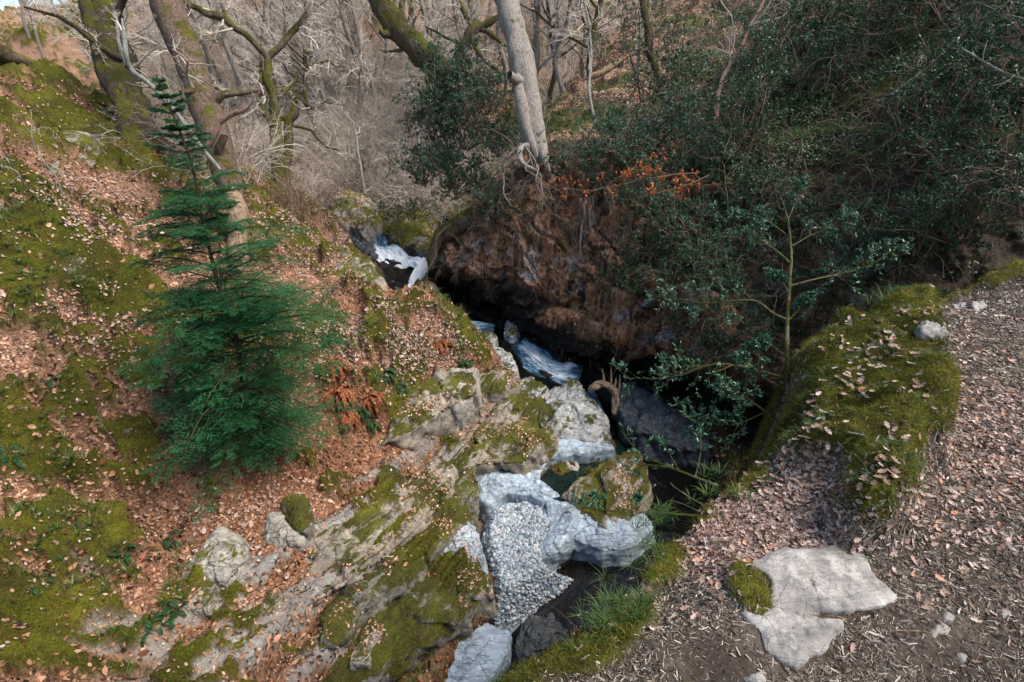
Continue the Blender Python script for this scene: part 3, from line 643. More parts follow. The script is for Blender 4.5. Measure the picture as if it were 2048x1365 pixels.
rock('white mottled dome of rock beside the hollow log', [(1070,835),(1092,795),(1128,768),(1162,775),(1186,810),(1215,850),(1222,880),(1150,878),(1100,868)], -3.82, .12, 'rock_white', (0, .1), .7, 2.2, seed=5, strata=.7)
rock('small pale peaked rock between mossy boulder and cascade', [(1025,795),(1040,758),(1062,750),(1085,765),(1105,790),(1075,806)], -3.62, .12, 'rock_white', (0, .1), .5, 2, seed=6)
rock('smooth blue white water worn rock shelf at head of gravel', [(945,935),(990,922),(1045,925),(1070,930),(1078,962),(1060,990),(1015,985),(975,1008),(950,985)], -4.16, .12, 'rock_blue', (0, .3), .5, 2.6, 'rock_shelf', 'rock', 7, .35, res=(170, 70))
rock('smooth blue white rock shelf along the upper edge of the green pool', [(1045,930),(1065,885),(1100,872),(1160,868),(1222,880),(1228,898),(1160,908),(1112,916),(1090,936),(1060,948)], -4.02, .08, 'rock_blue', (0, .25), .5, 3, 'rock_shelf', 'rock', 8, .35, res=(170, 60))
rock('small blue white rock spur between green pool and gravel', [(1052,935),(1085,932),(1078,955),(1085,980),(1120,992),(1085,1002),(1050,985)], -4.19, .08, 'rock_blue', (0, .1), .4, 2.4, 'rock_shelf', 'rock', 9, .3)
rock('brown mossy boulder with pale blotches below the green pool', [(1125,990),(1165,955),(1215,920),(1262,902),(1296,930),(1294,990),(1262,1040),(1215,1055),(1165,1020)], -4.08, .09, 'rock_pale', (.05, .2), .6, 2.4, seed=10, strata=.8, rough=.7)
rock('low blue scalloped rock shelf right of the gravel bar', [(1075,1118),(1100,1060),(1095,1000),(1150,1000),(1200,1045),(1292,1028),(1310,1060),(1262,1098),(1205,1100),(1150,1080),(1110,1105)], -4.34, .10, 'rock_blue', (0, .15), .4, 2.6, 'rock_shelf', 'rock', 11, .9, res=(190, 80), ledge_steps=.5)
rock('mossy grey block of rock with a dark crack below it', [(725,880),(740,820),(800,780),(880,745),(945,742),(955,785),(905,812),(840,855),(760,892)], -3.22, .06, 'rock_pale', (.05, .35), .75, 4, 'rock_block', 'rock', 12, .8, rough=.7, ledge_steps=.4)
rock('bare white faced block at end of the left rock wall', [(878,760),(905,740),(950,742),(958,785),(912,815),(885,800)], -3.16, .07, 'rock_grey', (.0, .25), .7, 4, 'rock_block', 'rock', 13, .3)
rock('round boulder with dark moss cap under the left bank', [(945,775),(958,742),(1000,728),(1036,748),(1034,772),(985,786)], -3.42, .16, 'rock_pale', (0, 0), .5, 2, seed=14, strata=.3)
rock('pale streaked rock at the stream edge above the moss capped boulder', [(942,722),(948,692),(985,690),(1018,708),(1038,745),(1000,738),(965,735)], -3.34, .10, 'rock_white', (0, .1), .5, seed=15)
rock('small pale flat rock just below the first white riffle', [(922,675),(940,660),(975,660),(993,672),(985,690),(948,692)], -3.28, .05, 'rock_white', (0, .1), .5, seed=16)
rock('blue grey wet rock right of the log with its shade painted dark', [(1238,800),(1250,775),(1300,782),(1350,815),(1412,858),(1408,900),(1340,892),(1280,862),(1250,835)], -3.92, .18, 'rock_shade', (-.1, .25), .7, 2.2, seed=17, strata=2.2, ledge_steps=1.0)
rock('smaller grey boulder of the leaning pair on the leaf slope', [(526,1065),(538,1033),(565,1028),(598,1052),(604,1082),(565,1092),(535,1086)], -3.38, .13, 'rock_grey', (0, .1), .35, 2, seed=18, strata=.3)
rock('mossy upper boulder of the leaning pair on the leaf slope', [(560,1020),(575,1000),(603,995),(622,1020),(622,1048),(606,1062),(578,1045)], -3.3, .14, 'rock_moss', (0, .1), .4, 2, seed=19, strata=.3)
rock('big pale bare rock in the leaves near the lower left', [(368,1150),(392,1105),(422,1070),(442,1055),(480,1080),(494,1108),(478,1140),(450,1168),(410,1168)], -3.25, .13, 'rock_grey', (0, .2), .4, 2.2, seed=20, strata=.8)
rock('mossy fronted rock joined below the big pale rock', [(330,1175),(350,1152),(400,1150),(432,1175),(415,1215),(370,1225),(338,1200)], -3.34, .09, 'rock_pale', (0, .1), .4, seed=21)
rock('long dark mossy slab with pale worn patches above the bottom channel', [(600,1400),(650,1310),(720,1240),(800,1180),(890,1140),(950,1150),(968,1190),(935,1245),(860,1290),(780,1340),(740,1400)], -4.18, .16, 'rock_moss', (-.1, .12), .7, 2.6, 'bedrock_slab', 'rock', 22, .9, res=(200, 80))
rock('angular grey rock at left tip of the gravel bar', [(868,1112),(890,1075),(925,1040),(945,1048),(965,1090),(958,1120),(910,1130)], -4.12, .12, 'rock_blue_moss', (0, .1), .5, 2.2, seed=23, ledge_steps=.5)
rock('mossy grey block against the lower gravel', [(895,1165),(915,1130),(955,1120),(980,1150),(985,1185),(955,1200),(915,1190)], -4.16, .1, 'rock_pale', (0, .1), .5, 2.5, seed=24, ledge_steps=.4)
rock('small pale angular slab set in moss near the bottom edge', [(700,1325),(716,1290),(748,1262),(764,1268),(745,1300),(737,1328)], -3.98, .04, 'rock_grey', (0, .1), .3, 3, 'stone', 'stone', 25)
rock('broad wet blue grey rock at the bottom of the channel', [(770,1400),(820,1335),(880,1270),(925,1240),(975,1250),(1015,1262),(1005,1310),(975,1370),(930,1420),(820,1440)], -4.66, .12, 'rock_blue', (0, .1), .4, 2.6, seed=26, strata=.5, res=(180, 70))
rock('dark grey rock sunk beside the bottom channel', [(1030,1290),(1055,1228),(1105,1225),(1135,1262),(1090,1325),(1045,1360)], -4.72, .08, 'rock_dark', (0, .1), .4, seed=27)
rock('upright mossy wedge of rock beside the red leaf gully', [(862,1035),(905,975),(942,935),(956,965),(950,1000),(905,1040),(880,1060)], -3.98, .14, 'rock_moss', (.0, .2), .5, 2, seed=28)
rock('small round yellow mossy boulder in the rusty leaves', [(742,958),(765,932),(798,938),(808,960),(792,978),(762,970)], -3.62, .1, 'rock_moss', (0, 0), .35, 2, seed=29, strata=.1)
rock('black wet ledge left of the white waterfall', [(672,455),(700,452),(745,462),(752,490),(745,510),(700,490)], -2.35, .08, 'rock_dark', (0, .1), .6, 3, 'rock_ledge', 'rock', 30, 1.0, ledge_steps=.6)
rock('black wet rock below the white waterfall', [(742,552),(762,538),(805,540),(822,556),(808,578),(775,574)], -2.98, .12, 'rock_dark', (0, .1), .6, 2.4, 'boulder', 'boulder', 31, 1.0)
rock('rough brown boulder at the foot of the lower fall', [(822,590),(830,562),(852,552),(872,570),(878,596),(850,604)], -2.95, .2, 'rock_pale', (0, 0), .6, 2, seed=32)
rock('pale rock with hanging moss above the top cascade', [(668,440),(672,405),(700,392),(742,400),(758,430),(745,455),(700,452)], -1.95, .25, 'rock_pale', (0, 0), .8, 2.2, seed=33)
rock('low mossy rock right of the top cascade', [(760,460),(768,430),(800,420),(852,430),(872,460),(862,490),(800,492)], -2.3, .28, 'rock_moss', (0, .1), .9, 2.2, seed=34)
rock('brown rock bank right of the white waterfall', [(790,505),(800,475),(850,470),(880,490),(870,530),(840,528),(812,512)], -2.75, .2, 'rock_dark', (0, .1), .8, 2.2, seed=35)
rock('flat pale rock outcrop among leaves on the sunlit bank', [(618,548),(650,520),(700,512),(742,528),(762,565),(700,582),(650,580)], -1.95, .02, 'rock_pale', (.0, .2), .3, 3, 'rock_outcrop', 'rock', 36, .5)
rock('narrow pale rock streak above the flat outcrop', [(600,520),(640,488),(690,500),(700,512),(650,520),(620,535)], -1.85, .02, 'rock_pale', (.0, .2), .3, 3, 'rock_outcrop', 'rock', 37, .5)
rock('dim blue rock half under the cliff beside the riffle', [(1008,665),(1015,645),(1035,645),(1042,662),(1025,672)], -3.4, .1, 'rock_blue_moss', (0, 0), .5, 2, seed=38)
rock('low grey mossy crag high on the left bank', [(90,330),(110,290),(170,275),(205,300),(200,330),(140,345)], None, .22, 'rock_pale', (0, .2), .6, 2, seed=39, strata=.6)
rock('dark stone block on the upper left bank', [(168,310),(175,278),(205,285),(212,308),(190,318)], None, .18, 'rock_dark', (0, .1), .5, 2.5, seed=40)
rock('green mossy hummock on the upper left bank', [(100,560),(110,530),(160,520),(205,535),(205,560),(150,575)], None, .20, 'rock_moss', (0, .1), .4, 1.8, 'mossy_boulder', 'boulder', 41, 0)
rock('mossy boulder among the leaves left of the leaning oak', [(215,335),(222,305),(260,300),(300,315),(310,345),(260,355)], None, .22, 'rock_moss', (0, .1), .5, 1.8, 'mossy_boulder', 'boulder', 42, 0)
rock('pale yellow green mossy rock left of the conifer', [(80,830),(95,800),(150,795),(175,815),(140,840)], -1.95, .10, 'rock_moss', (0, .1), .4, 2, 'mossy_boulder', 'boulder', 43, 0)
# stones set in the path
rock('large flat pale stone slab with a mossy left corner set in the path', [(1540,1160),(1497,1128),(1562,1100),(1690,1090),(1742,1100),(1746,1142),(1792,1196),(1768,1214),(1690,1224),(1600,1227),(1545,1205)], .006, .012, 'slab', skirt=.15, pw=8, name='stone_slab', cat='stone slab', seed=50, strata=.25, rough=.16, ledge_steps=.05)
rock('smaller flat stone below the large slab on the path', [(1486,1230),(1546,1212),(1602,1232),(1682,1234),(1688,1262),(1642,1300),(1590,1328),(1536,1306),(1524,1270)], -.002, .014, 'slab', skirt=.15, pw=8, name='stone_slab', cat='stone slab', seed=51, strata=.3, rough=.16, ledge_steps=.05)
for i, (px, py, s, lab) in enumerate([(1882,1262,26,'rounded grey stone on the bare earth of the path'),(1897,1236,13,'small pale stone above the rounded grey stone'),(1864,1200,9,'tiny pale stone near a twig on the path'),(1925,1315,14,'flat whitish pebble in the gritty earth near the bottom right'),(1508,1358,22,'grey stone cut off by the bottom edge of the path'),(1865,655,28,'pale worn stone at the top edge of the path'),(1925,612,16,'whitish stone where the path turns'),(1965,612,20,'larger whitish stone beside the path corner'),(2008,1230,14,'buff stone in the leaf litter by the right edge')]):
    rock(lab, [(px + s * math.cos(a), py + s * .6 * math.sin(a) * (1 + .2 * math.sin(3 * a + i))) for a in np.linspace(0, 2 * np.pi, 9)[:-1]], path_at(px, py)[2] - .002, .02 * s / 20, 'slab' if i != 0 else 'rock_grey', skirt=.04, pw=2.2, name='stone', cat='stone', seed=60 + i, strata=.1, rough=.6, res=(48, 14))

# ---------------- water ----------------
def strip(name, P, wid, z=None, nu=60, nv=260, foam=1.0, rip=.02, mat='foam', seed=0, foamfn=None, **k):
    """P: list of world points along the flow"""
    Q = crv(np.c_[P, wid], nv); T = unit(np.gradient(Q[:, :3], axis=0)); Sd = unit(np.cross(T, [0, 0, 1.]))
    s = np.linspace(-1, 1, nu)[:, None, None]; G = Q[None, :, :3] + Sd[None] * s * Q[None, :, 3:4] * .5
    arc = np.r_[0, np.cumsum(np.linalg.norm(np.diff(Q[:, :3], axis=0), axis=1))]
    fu = np.broadcast_to(s[..., 0] * Q[None, :, 3] * .5, G.shape[:2]); fv = np.broadcast_to(arc[None], G.shape[:2])
    q = np.stack([fu * 6, fv * 2.2, fu * 0], -1)
    G = G + np.array([0, 0, 1.]) * (rip * fbm(q, 4, seed))[..., None] - np.array([0, 0, .12]) * (np.abs(s) ** 4)
    fo = np.broadcast_to(foam, (nv,))[None] * np.ones((nu, 1)) if np.ndim(foam) else np.full((nu, nv), float(foam))
    fo = fo + .4 * fbm(q * .6, 4, seed + 4) - (1.1 if seed in (4, 5, 6) else .35) * np.abs(s[..., 0]) ** 2
    return mesh(name, G.reshape(-1, 3), gridF(nu, nv), MAT[mat], attrs={'fu': fu, 'fv': fv, 'foam': fo}, kind='structure', **k)
def WL(L): return np.array([W(a, b, t) for a, b, t in L])
strip('water', np.array([0, 0, .07]) + WL([(660,445,16.0),(700,455,15.2),(735,464,14.5),(757,476,14.05)]), [.4,.45,.5,.5], foam=np.interp(np.linspace(0,1,260),[0,.7,1],[.3,.25,.5]), rip=.03, seed=1)
strip('water', np.array([0, 0, .07]) + WL([(752,472,14.1),(764,490,13.85),(778,508,13.6),(795,522,13.45),(825,528,13.3),(852,530,13.1)]), [.42,.55,.85,.9,.7,.45], foam=np.interp(np.linspace(0,1,260),[0,.2,.35,1],[.2,.6,1.1,1.0]), rip=.11, seed=2)
strip('water', np.array([0, 0, .06]) + WL([(852,522,13.2),(838,545,12.95),(826,565,12.75),(812,585,12.6),(800,600,12.5)]), [.3,.34,.38,.42,.42], foam=1.05, rip=.08, seed=3)
strip('water', WL([(880,636,11.8),(915,644,11.7),(950,648,11.65),(990,650,11.6)]), [.45,.6,.6,.4], foam=np.interp(np.linspace(0,1,260),[0,.6,1],[1.0,.8,.2]), rip=.03, seed=4)
strip('water', WL([(1040,680,11.15),(1062,700,10.95),(1090,722,10.75),(1125,740,10.55),(1165,742,10.4)]), [.5,.75,1.15,1.0,.6], foam=np.interp(np.linspace(0,1,260),[0,.15,.8,1],[.2,.85,.8,.05]), rip=.05, seed=5)
strip('water', WL([(1178,782,9.95),(1186,800,9.75),(1196,822,9.6),(1206,842,9.5)]), [.34,.36,.36,.3], foam=.62, rip=.03, seed=6)
c_ = CH[CH[:, 2] < -3.25].copy(); c_[:, 3] *= 2.4
strip('water', c_[:, :3], c_[:, 3], nv=400, nu=70, mat='water', rip=.012, seed=7)
PO = np.array([WZ(a, b, -4.22) for a, b in [(1068,985),(1060,945),(1085,915),(1140,895),(1235,880),(1262,915),(1200,965),(1130,1005)]])
V = np.vstack([PO.mean(0), PO]); n_ = len(PO)
mesh('water', V, np.array([[0, i + 1, (i + 1) % n_ + 1] for i in range(n_)]), MAT['pool'], kind='structure')
rock('brown and white stone lying in the green pool', [(1110,920),(1120,914),(1138,918),(1156,930),(1154,942),(1138,938),(1118,930)], -4.2, .05, 'slab', skirt=.1, pw=2, name='stone', cat='stone', seed=70, res=(50, 14))

# ---------------- gravel ----------------
SPH = []
for i in range(5):
    ph_ = (i / 4 - .5) * math.pi
    SPH += [[math.cos(ph_) * math.cos(a) * .5, math.cos(ph_) * math.sin(a) * .37, math.sin(ph_) * .24] for a in np.arange(7) * 2 * math.pi / 7]
SPH = (np.array(SPH), gridF(5, 7, wrap=True))
def inpoly_pts(poly, N, rg, zfn, stretch=None):
    P = np.asarray(poly)[:, :2]; lo, hi = P.min(0), P.max(0); q = lo + rg.random((N * 4, 2)) * (hi - lo)
    q = q[sdpoly(q[:, 0], q[:, 1], P) + .05 * fbm(np.c_[q * 4, q[:, 0] * 0], 2, 5) > 0][:N]; return np.c_[q, zfn(q[:, 0], q[:, 1])]
GB_old = np.array([WZ(a, b, -4.3) for a, b in [(960,1010),(1000,988),(1060,985),(1115,998),(1150,1020),(1120,1060),(1105,1110),(1160,1115),(1140,1140),(1090,1170),(1040,1195),(985,1225),(970,1200),(965,1130),(945,1075)]])
gb_z = lambda x, y: np.maximum(terrain(x, y, False), -4.52) * 0 + (-4.30 - .10 * sst(5.3, 4.3, y) + .03 * fbm(np.stack([x * 2, y * 2, x * 0], -1), 3, 7) - .45 * sst(.26, -.03, sdpoly(x, y, GB[:, :2])))
ux, uy = np.meshgrid(np.linspace(GB[:, 0].min() - .2, GB[:, 0].max() + .2, 120), np.linspace(GB[:, 1].min() - .2, GB[:, 1].max() + .2, 140))
Gg = np.stack([ux, uy, gb_z(ux, uy) - .012], -1); sdg = sdpoly(ux, uy, GB[:, :2])
Gf = gridF(*ux.shape); Gf = Gf[(sdg.reshape(-1)[Gf].max(1) > -.04)]
r1 = np.random.default_rng(5)
pp = inpoly_pts(GB, 9000, r1, gb_z); sz = r1.lognormal(math.log(.036), .38, len(pp)); sz = np.clip(sz, .014, .12)
V, F, a = place(*SPH, pp, np.tile([0, 0, 1.], (len(pp), 1)), sz, r1, .3, .0)
mesh('gravel', np.vstack([V, Gg.reshape(-1, 3)]), [F, Gf + len(V)], MAT['pebble'], attrs={'rnd': np.r_[a, np.full(ux.size, .2)]}, kind='stuff', label='bar of blue grey river pebbles between the smooth rock shelves')
# stones lying on the brown bed of the shallow channel
BP = np.array([WZ(a, b, -4.8) for a, b in [(1090,1120),(1200,1090),(1300,1110),(1290,1200),(1200,1260),(1090,1280),(1000,1330),(980,1290),(1040,1200)]])
pb = inpoly_pts(BP, 4200, r1, lambda x, y: terrain(x, y, False) + .02); sz = np.clip(r1.lognormal(math.log(.045), .5, len(pb)), .02, .16)
V, F, a = place(*SPH, pb, np.tile([0, 0, 1.], (len(pb), 1)), sz, r1, .3, 0)
mesh('bed_gravel', V, F, MAT['bedstone'], attrs={'rnd': a}, kind='stuff', label='brown stones on the bed of the shallow channel')
# ---------------- litter, moss, grass ----------------
def pxl(p):
    q = p - CAM; f = q[..., 1] * CP - q[..., 2] * SP; u = q[..., 0]; v = q[..., 1] * SP + q[..., 2] * CP
    f = np.maximum(f, .01); return 1024 + 1024 * u / f, 682.5 - 1024 * v / f, np.linalg.norm(q, axis=-1)
def vis(p, mg=260):
    x, y, t = pxl(p); return ((x > -mg) & (x < 2048 + mg) & (y > -mg) & (y < 1365 + mg)).astype(float)
r2 = np.random.default_rng(21)
tv = TV; vx, vy, vt = pxl(tv); vm = vis(tv); M_, K_, D_ = gm.ravel(), gr.ravel(), gd.ravel()
chd, chz, chw = channel(tv[:, 0], tv[:, 1]); dry = sst(.0, .12, tv[:, 2] - (chz + .03)) ; dry = np.where(chd < chw * 1.6, dry, 1)
gbar = (sdpoly(tv[:, 0], tv[:, 1], GB[:, :2]) < 0) * 1.0
fn_ = .5 + .5 * fbm(tv * 1.1, 3, 71)
far = (vt < 34) * 1.0
lod = 1 / (1 + (vt / 10) ** 2)
ok_ = dry * gbar * vm * far * (sdpoly(tv[:, 0], tv[:, 1], LP) < -.1)
for nm, N, mat, w_, lab in [('fallen_leaves', 150000, 'leaf', (1 - gw.ravel()) * (1 - M_ * .93) * (1 - K_ * .55) * (1 - .85 * D_) * np.clip(fn_ + .3, .2, 1.3) * lod, 'tan and brown oak leaves covering the left bank'),
                     ('fallen_leaves', 42000, 'leaf_red', (1 - M_ * .9) * (1 - K_ * .85) * D_ ** 1.3 * lod, 'rusty red leaves heaped below the conifer')]:
    p, n = facesample(tv, TF, w_ * ok_, N, r2); d = np.linalg.norm(p - CAM, axis=1)
    s = np.clip(r2.lognormal(math.log(.036), .38, len(p)), .015, .09) * (1 + d * .025)
    V, F, a = place(*LEAF, p, n, s, r2, .45, .012); a = np.clip(a * .8 + .22 * fbm(V * 1.2, 2, 72), 0, 1)
    mesh(nm, V, F, MAT[mat], attrs={'rnd': a}, smooth=False, kind='stuff', label=lab)
p, n = facesample(tv, TF, M_ * ok_ * (vt < 16) * lod, 300000, r2); d = np.linalg.norm(p - CAM, axis=1)
V, F, a = place(*BLADE, p, n, r2.uniform(.014, .04, len(p)) * (1 + d * .03), r2, .5, -.002); a = np.clip(a * .7 + .35 * fbm(V * .9, 3, 73) + .1, 0, 1)
mesh('moss', V, [F[:, :][F[:, 2] != F[:, 3]], F[F[:, 2] == F[:, 3]][:, :3]], MAT['mossb'], attrs={'rnd': a}, kind='stuff', label='olive moss growing over the left bank')
def tspread(px0, py0, sx, sy): return np.exp(-((vx - px0) / sx) ** 2 - ((vy - py0) / sy) ** 2)
wl = (tspread(760, 680, 130, 70) + .8 * tspread(640, 470, 110, 70) + .7 * tspread(880, 690, 50, 40) + .6 * tspread(170, 420, 140, 70) + .5 * tspread(200, 650, 120, 60) + .5 * tspread(520, 1040, 160, 60)) * sst(.35, .6, .5 + .5 * fbm(tv * 2.6, 3, 79))
p, n = facesample(tv, TF, wl * ok_ * lod * (1 - gw.ravel()), 17000, r2); d = np.linalg.norm(p - CAM, axis=1)
V, F, a = place(*LEAF, p, n, np.clip(r2.lognormal(math.log(.034), .35, len(p)), .015, .08) * (1 + d * .025), r2, .45, .025)
mesh('fallen_leaves', V, F, MAT['leaf_bleach'], attrs={'rnd': a}, smooth=False, kind='stuff', label='bleached pinkish leaves drifted over the mossy left bank')
# loose leaves resting on moss and rock
p, n = facesample(tv, TF, (M_ * .8 + K_ * .6) * ok_ * sst(.35, .7, .5 + .5 * fbm(tv * 2.2, 3, 75)) * lod, 5500, r2)
V, F, a = place(*LEAF, p, n, r2.uniform(.025, .05, len(p)), r2, .3, .02)
mesh('fallen_leaves', V, F, MAT['leaf_pale'], attrs={'rnd': a}, smooth=False, kind='stuff', label='single pale leaves lying on the moss of the left bank')
RV = []; RF = []; o_ = 0
for V, F, mt in ROCKS:
    if mt in ('rock_pale', 'rock_moss', 'rock_grey', 'rock_blue_moss') and V[:, 2].mean() < -.5: RV.append(V); RF.append(F + o_); o_ += len(V)
RV = np.vstack(RV); RF = np.vstack(RF); nr_ = np.cross(RV[RF[:, 2]] - RV[RF[:, 0]], RV[RF[:, 3]] - RV[RF[:, 1]]); nzr = np.abs(nr_[:, 2]) / np.maximum(np.linalg.norm(nr_, axis=1), 1e-9)
RF = RF[nzr > .75]; p, n = facesample(RV, RF, sst(.45, .7, .5 + .5 * fbm(RV * 1.7, 3, 78)), 6500, r2)
V, F, a = place(*LEAF, p, n, r2.uniform(.025, .055, len(p)), r2, .35, .008)
mesh('fallen_leaves', V, F, MAT['leaf'], attrs={'rnd': a}, smooth=False, kind='stuff', label='brown leaves caught on the bedrock slabs and boulders')
# blades of grass on the left bank in tufts
def tufts(P, nb, L, wd, rg, droop=.6, spread=.5):
    """P (N,3) tuft centres -> V,F,a"""
    N = len(P); K = 5; Pn = np.repeat(P, nb, 0); n = len(Pn)
    az = rg.uniform(0, 2 * np.pi, n); sp = rg.uniform(.05, spread, n); l = rg.uniform(.5, 1, n) * np.repeat(np.broadcast_to(L, (N,)), nb)
    t = np.linspace(0, 1, K)[None, :, None]; h = np.stack([np.cos(az), np.sin(az)], -1)[:, None]
    off = (sp[:, None, None] * t + droop * t * t * rg.uniform(.3, 1, (n, 1, 1))) * h
    z = (t - droop * .55 * t ** 2.5) * np.ones((n, 1, 1))
    C = Pn[:, None] + np.concatenate([off, z], -1) * l[:, None, None] + np.concatenate([h * .1, 0 * h[..., :1]], -1) * rg.random((n, 1, 1)) * .2
    sd = np.stack([-np.sin(az), np.cos(az), az * 0], -1)[:, None] * (wd * (1 - t ** 1.5) + .0003)
    G = np.stack([C - sd, C + sd], 2).reshape(-1, 3); b = (np.arange(n) * K * 2)[:, None]; k = (np.arange(K - 1) * 2)[None]
    F = np.stack([b + k, b + k + 1, b + k + 3, b + k + 2], -1).reshape(-1, 4)
    return G, F, np.repeat(np.clip(rg.random(n) * .8 + np.repeat(rg.random(N), nb) * .25, 0, 1), K * 2)
p, n = facesample(tv, TF, np.clip(M_ * 1.0 + .05, 0, 1) * ok_ * (vt < 12) * sst(.5, .75, .5 + .5 * fbm(tv * .8, 2, 76)) , 1400, r2)
G, F, a = tufts(p, 16, r2.uniform(.08, .2, len(p)), .003, r2, .8, .6)
mesh('grass', G, F, MAT['grass'], attrs={'rnd': a}, kind='stuff', label='short grass tufts in the moss of the left bank')

# the ledge
LM, LMN, LSD = lm.ravel(), lmn.ravel(), lsd.ravel(); lpx, lpy, lt = pxl(LV); lvm = vis(LV, 520)
inp = (LSD > -.25) * lvm; ld = 1 / (.5 + lt ** 1.5 * .25)
slab1 = np.array([WZ(a, b, 0.02) for a, b in [(1500,1150),(1580,1098),(1700,1092),(1742,1112),(1788,1196),(1770,1215),(1690,1222),(1682,1262),(1640,1305),(1590,1325),(1530,1300),(1488,1236),(1545,1212)]])
noslab = sst(.02, -.03, sdpoly(LV[:, 0], LV[:, 1], slab1[:, :2]))
bare = np.exp(-(((lpx - 1450) / 160) ** 2 + ((lpy - 1340) / 90) ** 2)) + .9 * np.exp(-(((lpx - 1900) / 190) ** 2 + ((lpy - 1290) / 130) ** 2))
pn = .5 + .5 * fbm(LV * 2.2, 3, 81)
p, n = facesample(LV, LF, inp * (1 - LM * .95) * np.clip(1.1 - bare * 1.1, .06, 1) * (.06 + .94 * noslab) * (.5 + pn) * ld, 250000, r2)
V, F, a = place(*CHIP, p, n, r2.lognormal(math.log(.0075), .5, len(p)) * (1 + .2 * np.linalg.norm(p - CAM, axis=1)), r2, .25, .002)
mesh('wood_litter', V, F, MAT['chips'], attrs={'rnd': a}, smooth=False, kind='stuff', label='shredded bark and leaf fragments covering the path')
leafy = np.exp(-(((lpx - 1460) / 210) ** 2 + ((lpy - 1060) / 75) ** 2)) * 1.5 + .5 * np.exp(-(((lpx - 1950) / 260) ** 2 + ((lpy - 850) / 260) ** 2)) + 1.1 * np.exp(-(((lpx - 1610) / 40) ** 2 + ((lpy - 900) / 90) ** 2))+ .04
p, n = facesample(LV, LF, inp * (1 - LM * .93) * leafy * noslab * np.clip(1 - bare, .1, 1) * (.3 + pn) * ld, 8500, r2)
V, F, a = place(*OAKLEAF, p, n, r2.uniform(.018, .042, len(p)), r2, .45, .006)
mesh('fallen_leaves', V, tri(F), MAT['leaf_pale'], attrs={'rnd': a}, smooth=False, kind='stuff', label='pale curled oak leaves on the edge of the path')
# patches of leaves caught on the mossy mound
mlp = np.array([path_at(a, b) for a, b in [(1650,672),(1665,700),(1690,660),(1730,715),(1750,700),(1720,745),(1700,770),(1690,790),(1770,690),(1800,720),(1625,820),(1630,850),(1640,880),(1620,870),(1800,790),(1740,950),(1750,960),(1720,985),(1560,930),(1520,950),(1840,640),(1800,640),(1600,925),(1700,1030),(1780,880),(1580,960),(1560,990)]])
p = np.repeat(mlp, 13, 0) + r2.normal(0, 1, (len(mlp) * 13, 3)) * [.035, .045, 0]; q_ = ledge(p[:, 0], p[:, 1])[0]; p[:, 2] = q_
V, F, a = place(*OAKLEAF, p, np.tile([0, 0, 1.], (len(p), 1)), r2.uniform(.025, .05, len(p)), r2, .4, .015)
mesh('fallen_leaves', V, tri(F), MAT['leaf_pale'], attrs={'rnd': a}, smooth=False, kind='stuff', label='pale leaves caught on the mossy mound')
p, n = facesample(LV, LF, (LSD > -.6) * lvm * LM * ld, 360000, r2)
V, F, a = place(*BLADE, p, n, r2.uniform(.009, .022, len(p)) * (1 + .15 * np.linalg.norm(p - CAM, axis=1)), r2, .55, -.001); a = np.clip(a * .6 + .4 * fbm(V * 2.4, 3, 83) + .15, 0, 1)
mesh('moss', V, [F[F[:, 2] != F[:, 3]], F[F[:, 2] == F[:, 3]][:, :3]], MAT['mossb'], attrs={'rnd': a}, kind='stuff', label='thick olive moss on the path edge and mound')
# fine drooping grass on the mound's faces and rim
gz_ = np.gradient(lz, axis=0) / np.gradient(LY, axis=0); steep = sst(.15, .5, np.abs(gz_.ravel()))
p, n = facesample(LV, LF, (LSD > -.5) * lvm * (LMN * (.25 + 1.3 * steep) + .5 * sst(.3, .0, LSD) * sst(.4, .7, pn)) * np.clip(sst(.35, .6, pn) + .15, 0, 1), 1500, r2)
G, F, a = tufts(p, 16, r2.uniform(.02, .06, len(p)), .0011, r2, 1.0, .8)
mesh('grass', G, F, MAT['grass'], attrs={'rnd': np.clip(a * .8 + .25 * fbm(G * 1.5, 2, 84), 0, 1)}, kind='stuff', label='fine drooping grass on the mossy mound')
TU = [(1195,1262,.09,'bright'),(1225,1200,.08,''),(1290,1075,.13,''),(1310,1050,.12,''),(1330,1035,.1,''),(1430,950,.1,''),(1230,1240,.09,''),(1280,1205,.08,''),(1260,1190,.1,''),(1790,605,.25,''),(1830,600,.28,''),(1745,612,.2,''),(1770,600,.24,''),(1860,600,.2,''),(1390,990,.1,''),(1155,1265,.1,''),(1215,1225,.12,''),(1250,1215,.12,''),(1300,1110,.1,''),(1285,1130,.1,'')]
P_ = []
for a_, b_, L_, _ in TU:
    q = WZ(a_, b_, -.05); P_ += [q + r2.normal(0, .035, 3) * [1, 1, .4] for _ in range(3)]
G, F, a = tufts(np.array(P_), 20, np.repeat([t[2] * (.62 if t[1] > 700 else .8) for t in TU], 3), .0011, r2, .7, .9)
mesh('grass', G, F, MAT['grass'], attrs={'rnd': a * .8}, kind='stuff', label='long green grass hanging over the edge of the path')
# litter on the cliff-top slopes
hv = HV; hvm = vis(hv); hx_, hy_, ht_ = pxl(hv)
p, n = facesample(hv, HF, hvm * litter.ravel() * (ht_ < 26), 34000, r2)
V, F, a = place(*LEAF, p, n, r2.uniform(.05, .09, len(p)), r2, .45, .01)
mesh('fallen_leaves', V, F, MAT['leaf'], attrs={'rnd': a}, smooth=False, kind='stuff', label='leaf litter on the slope above the cliff')
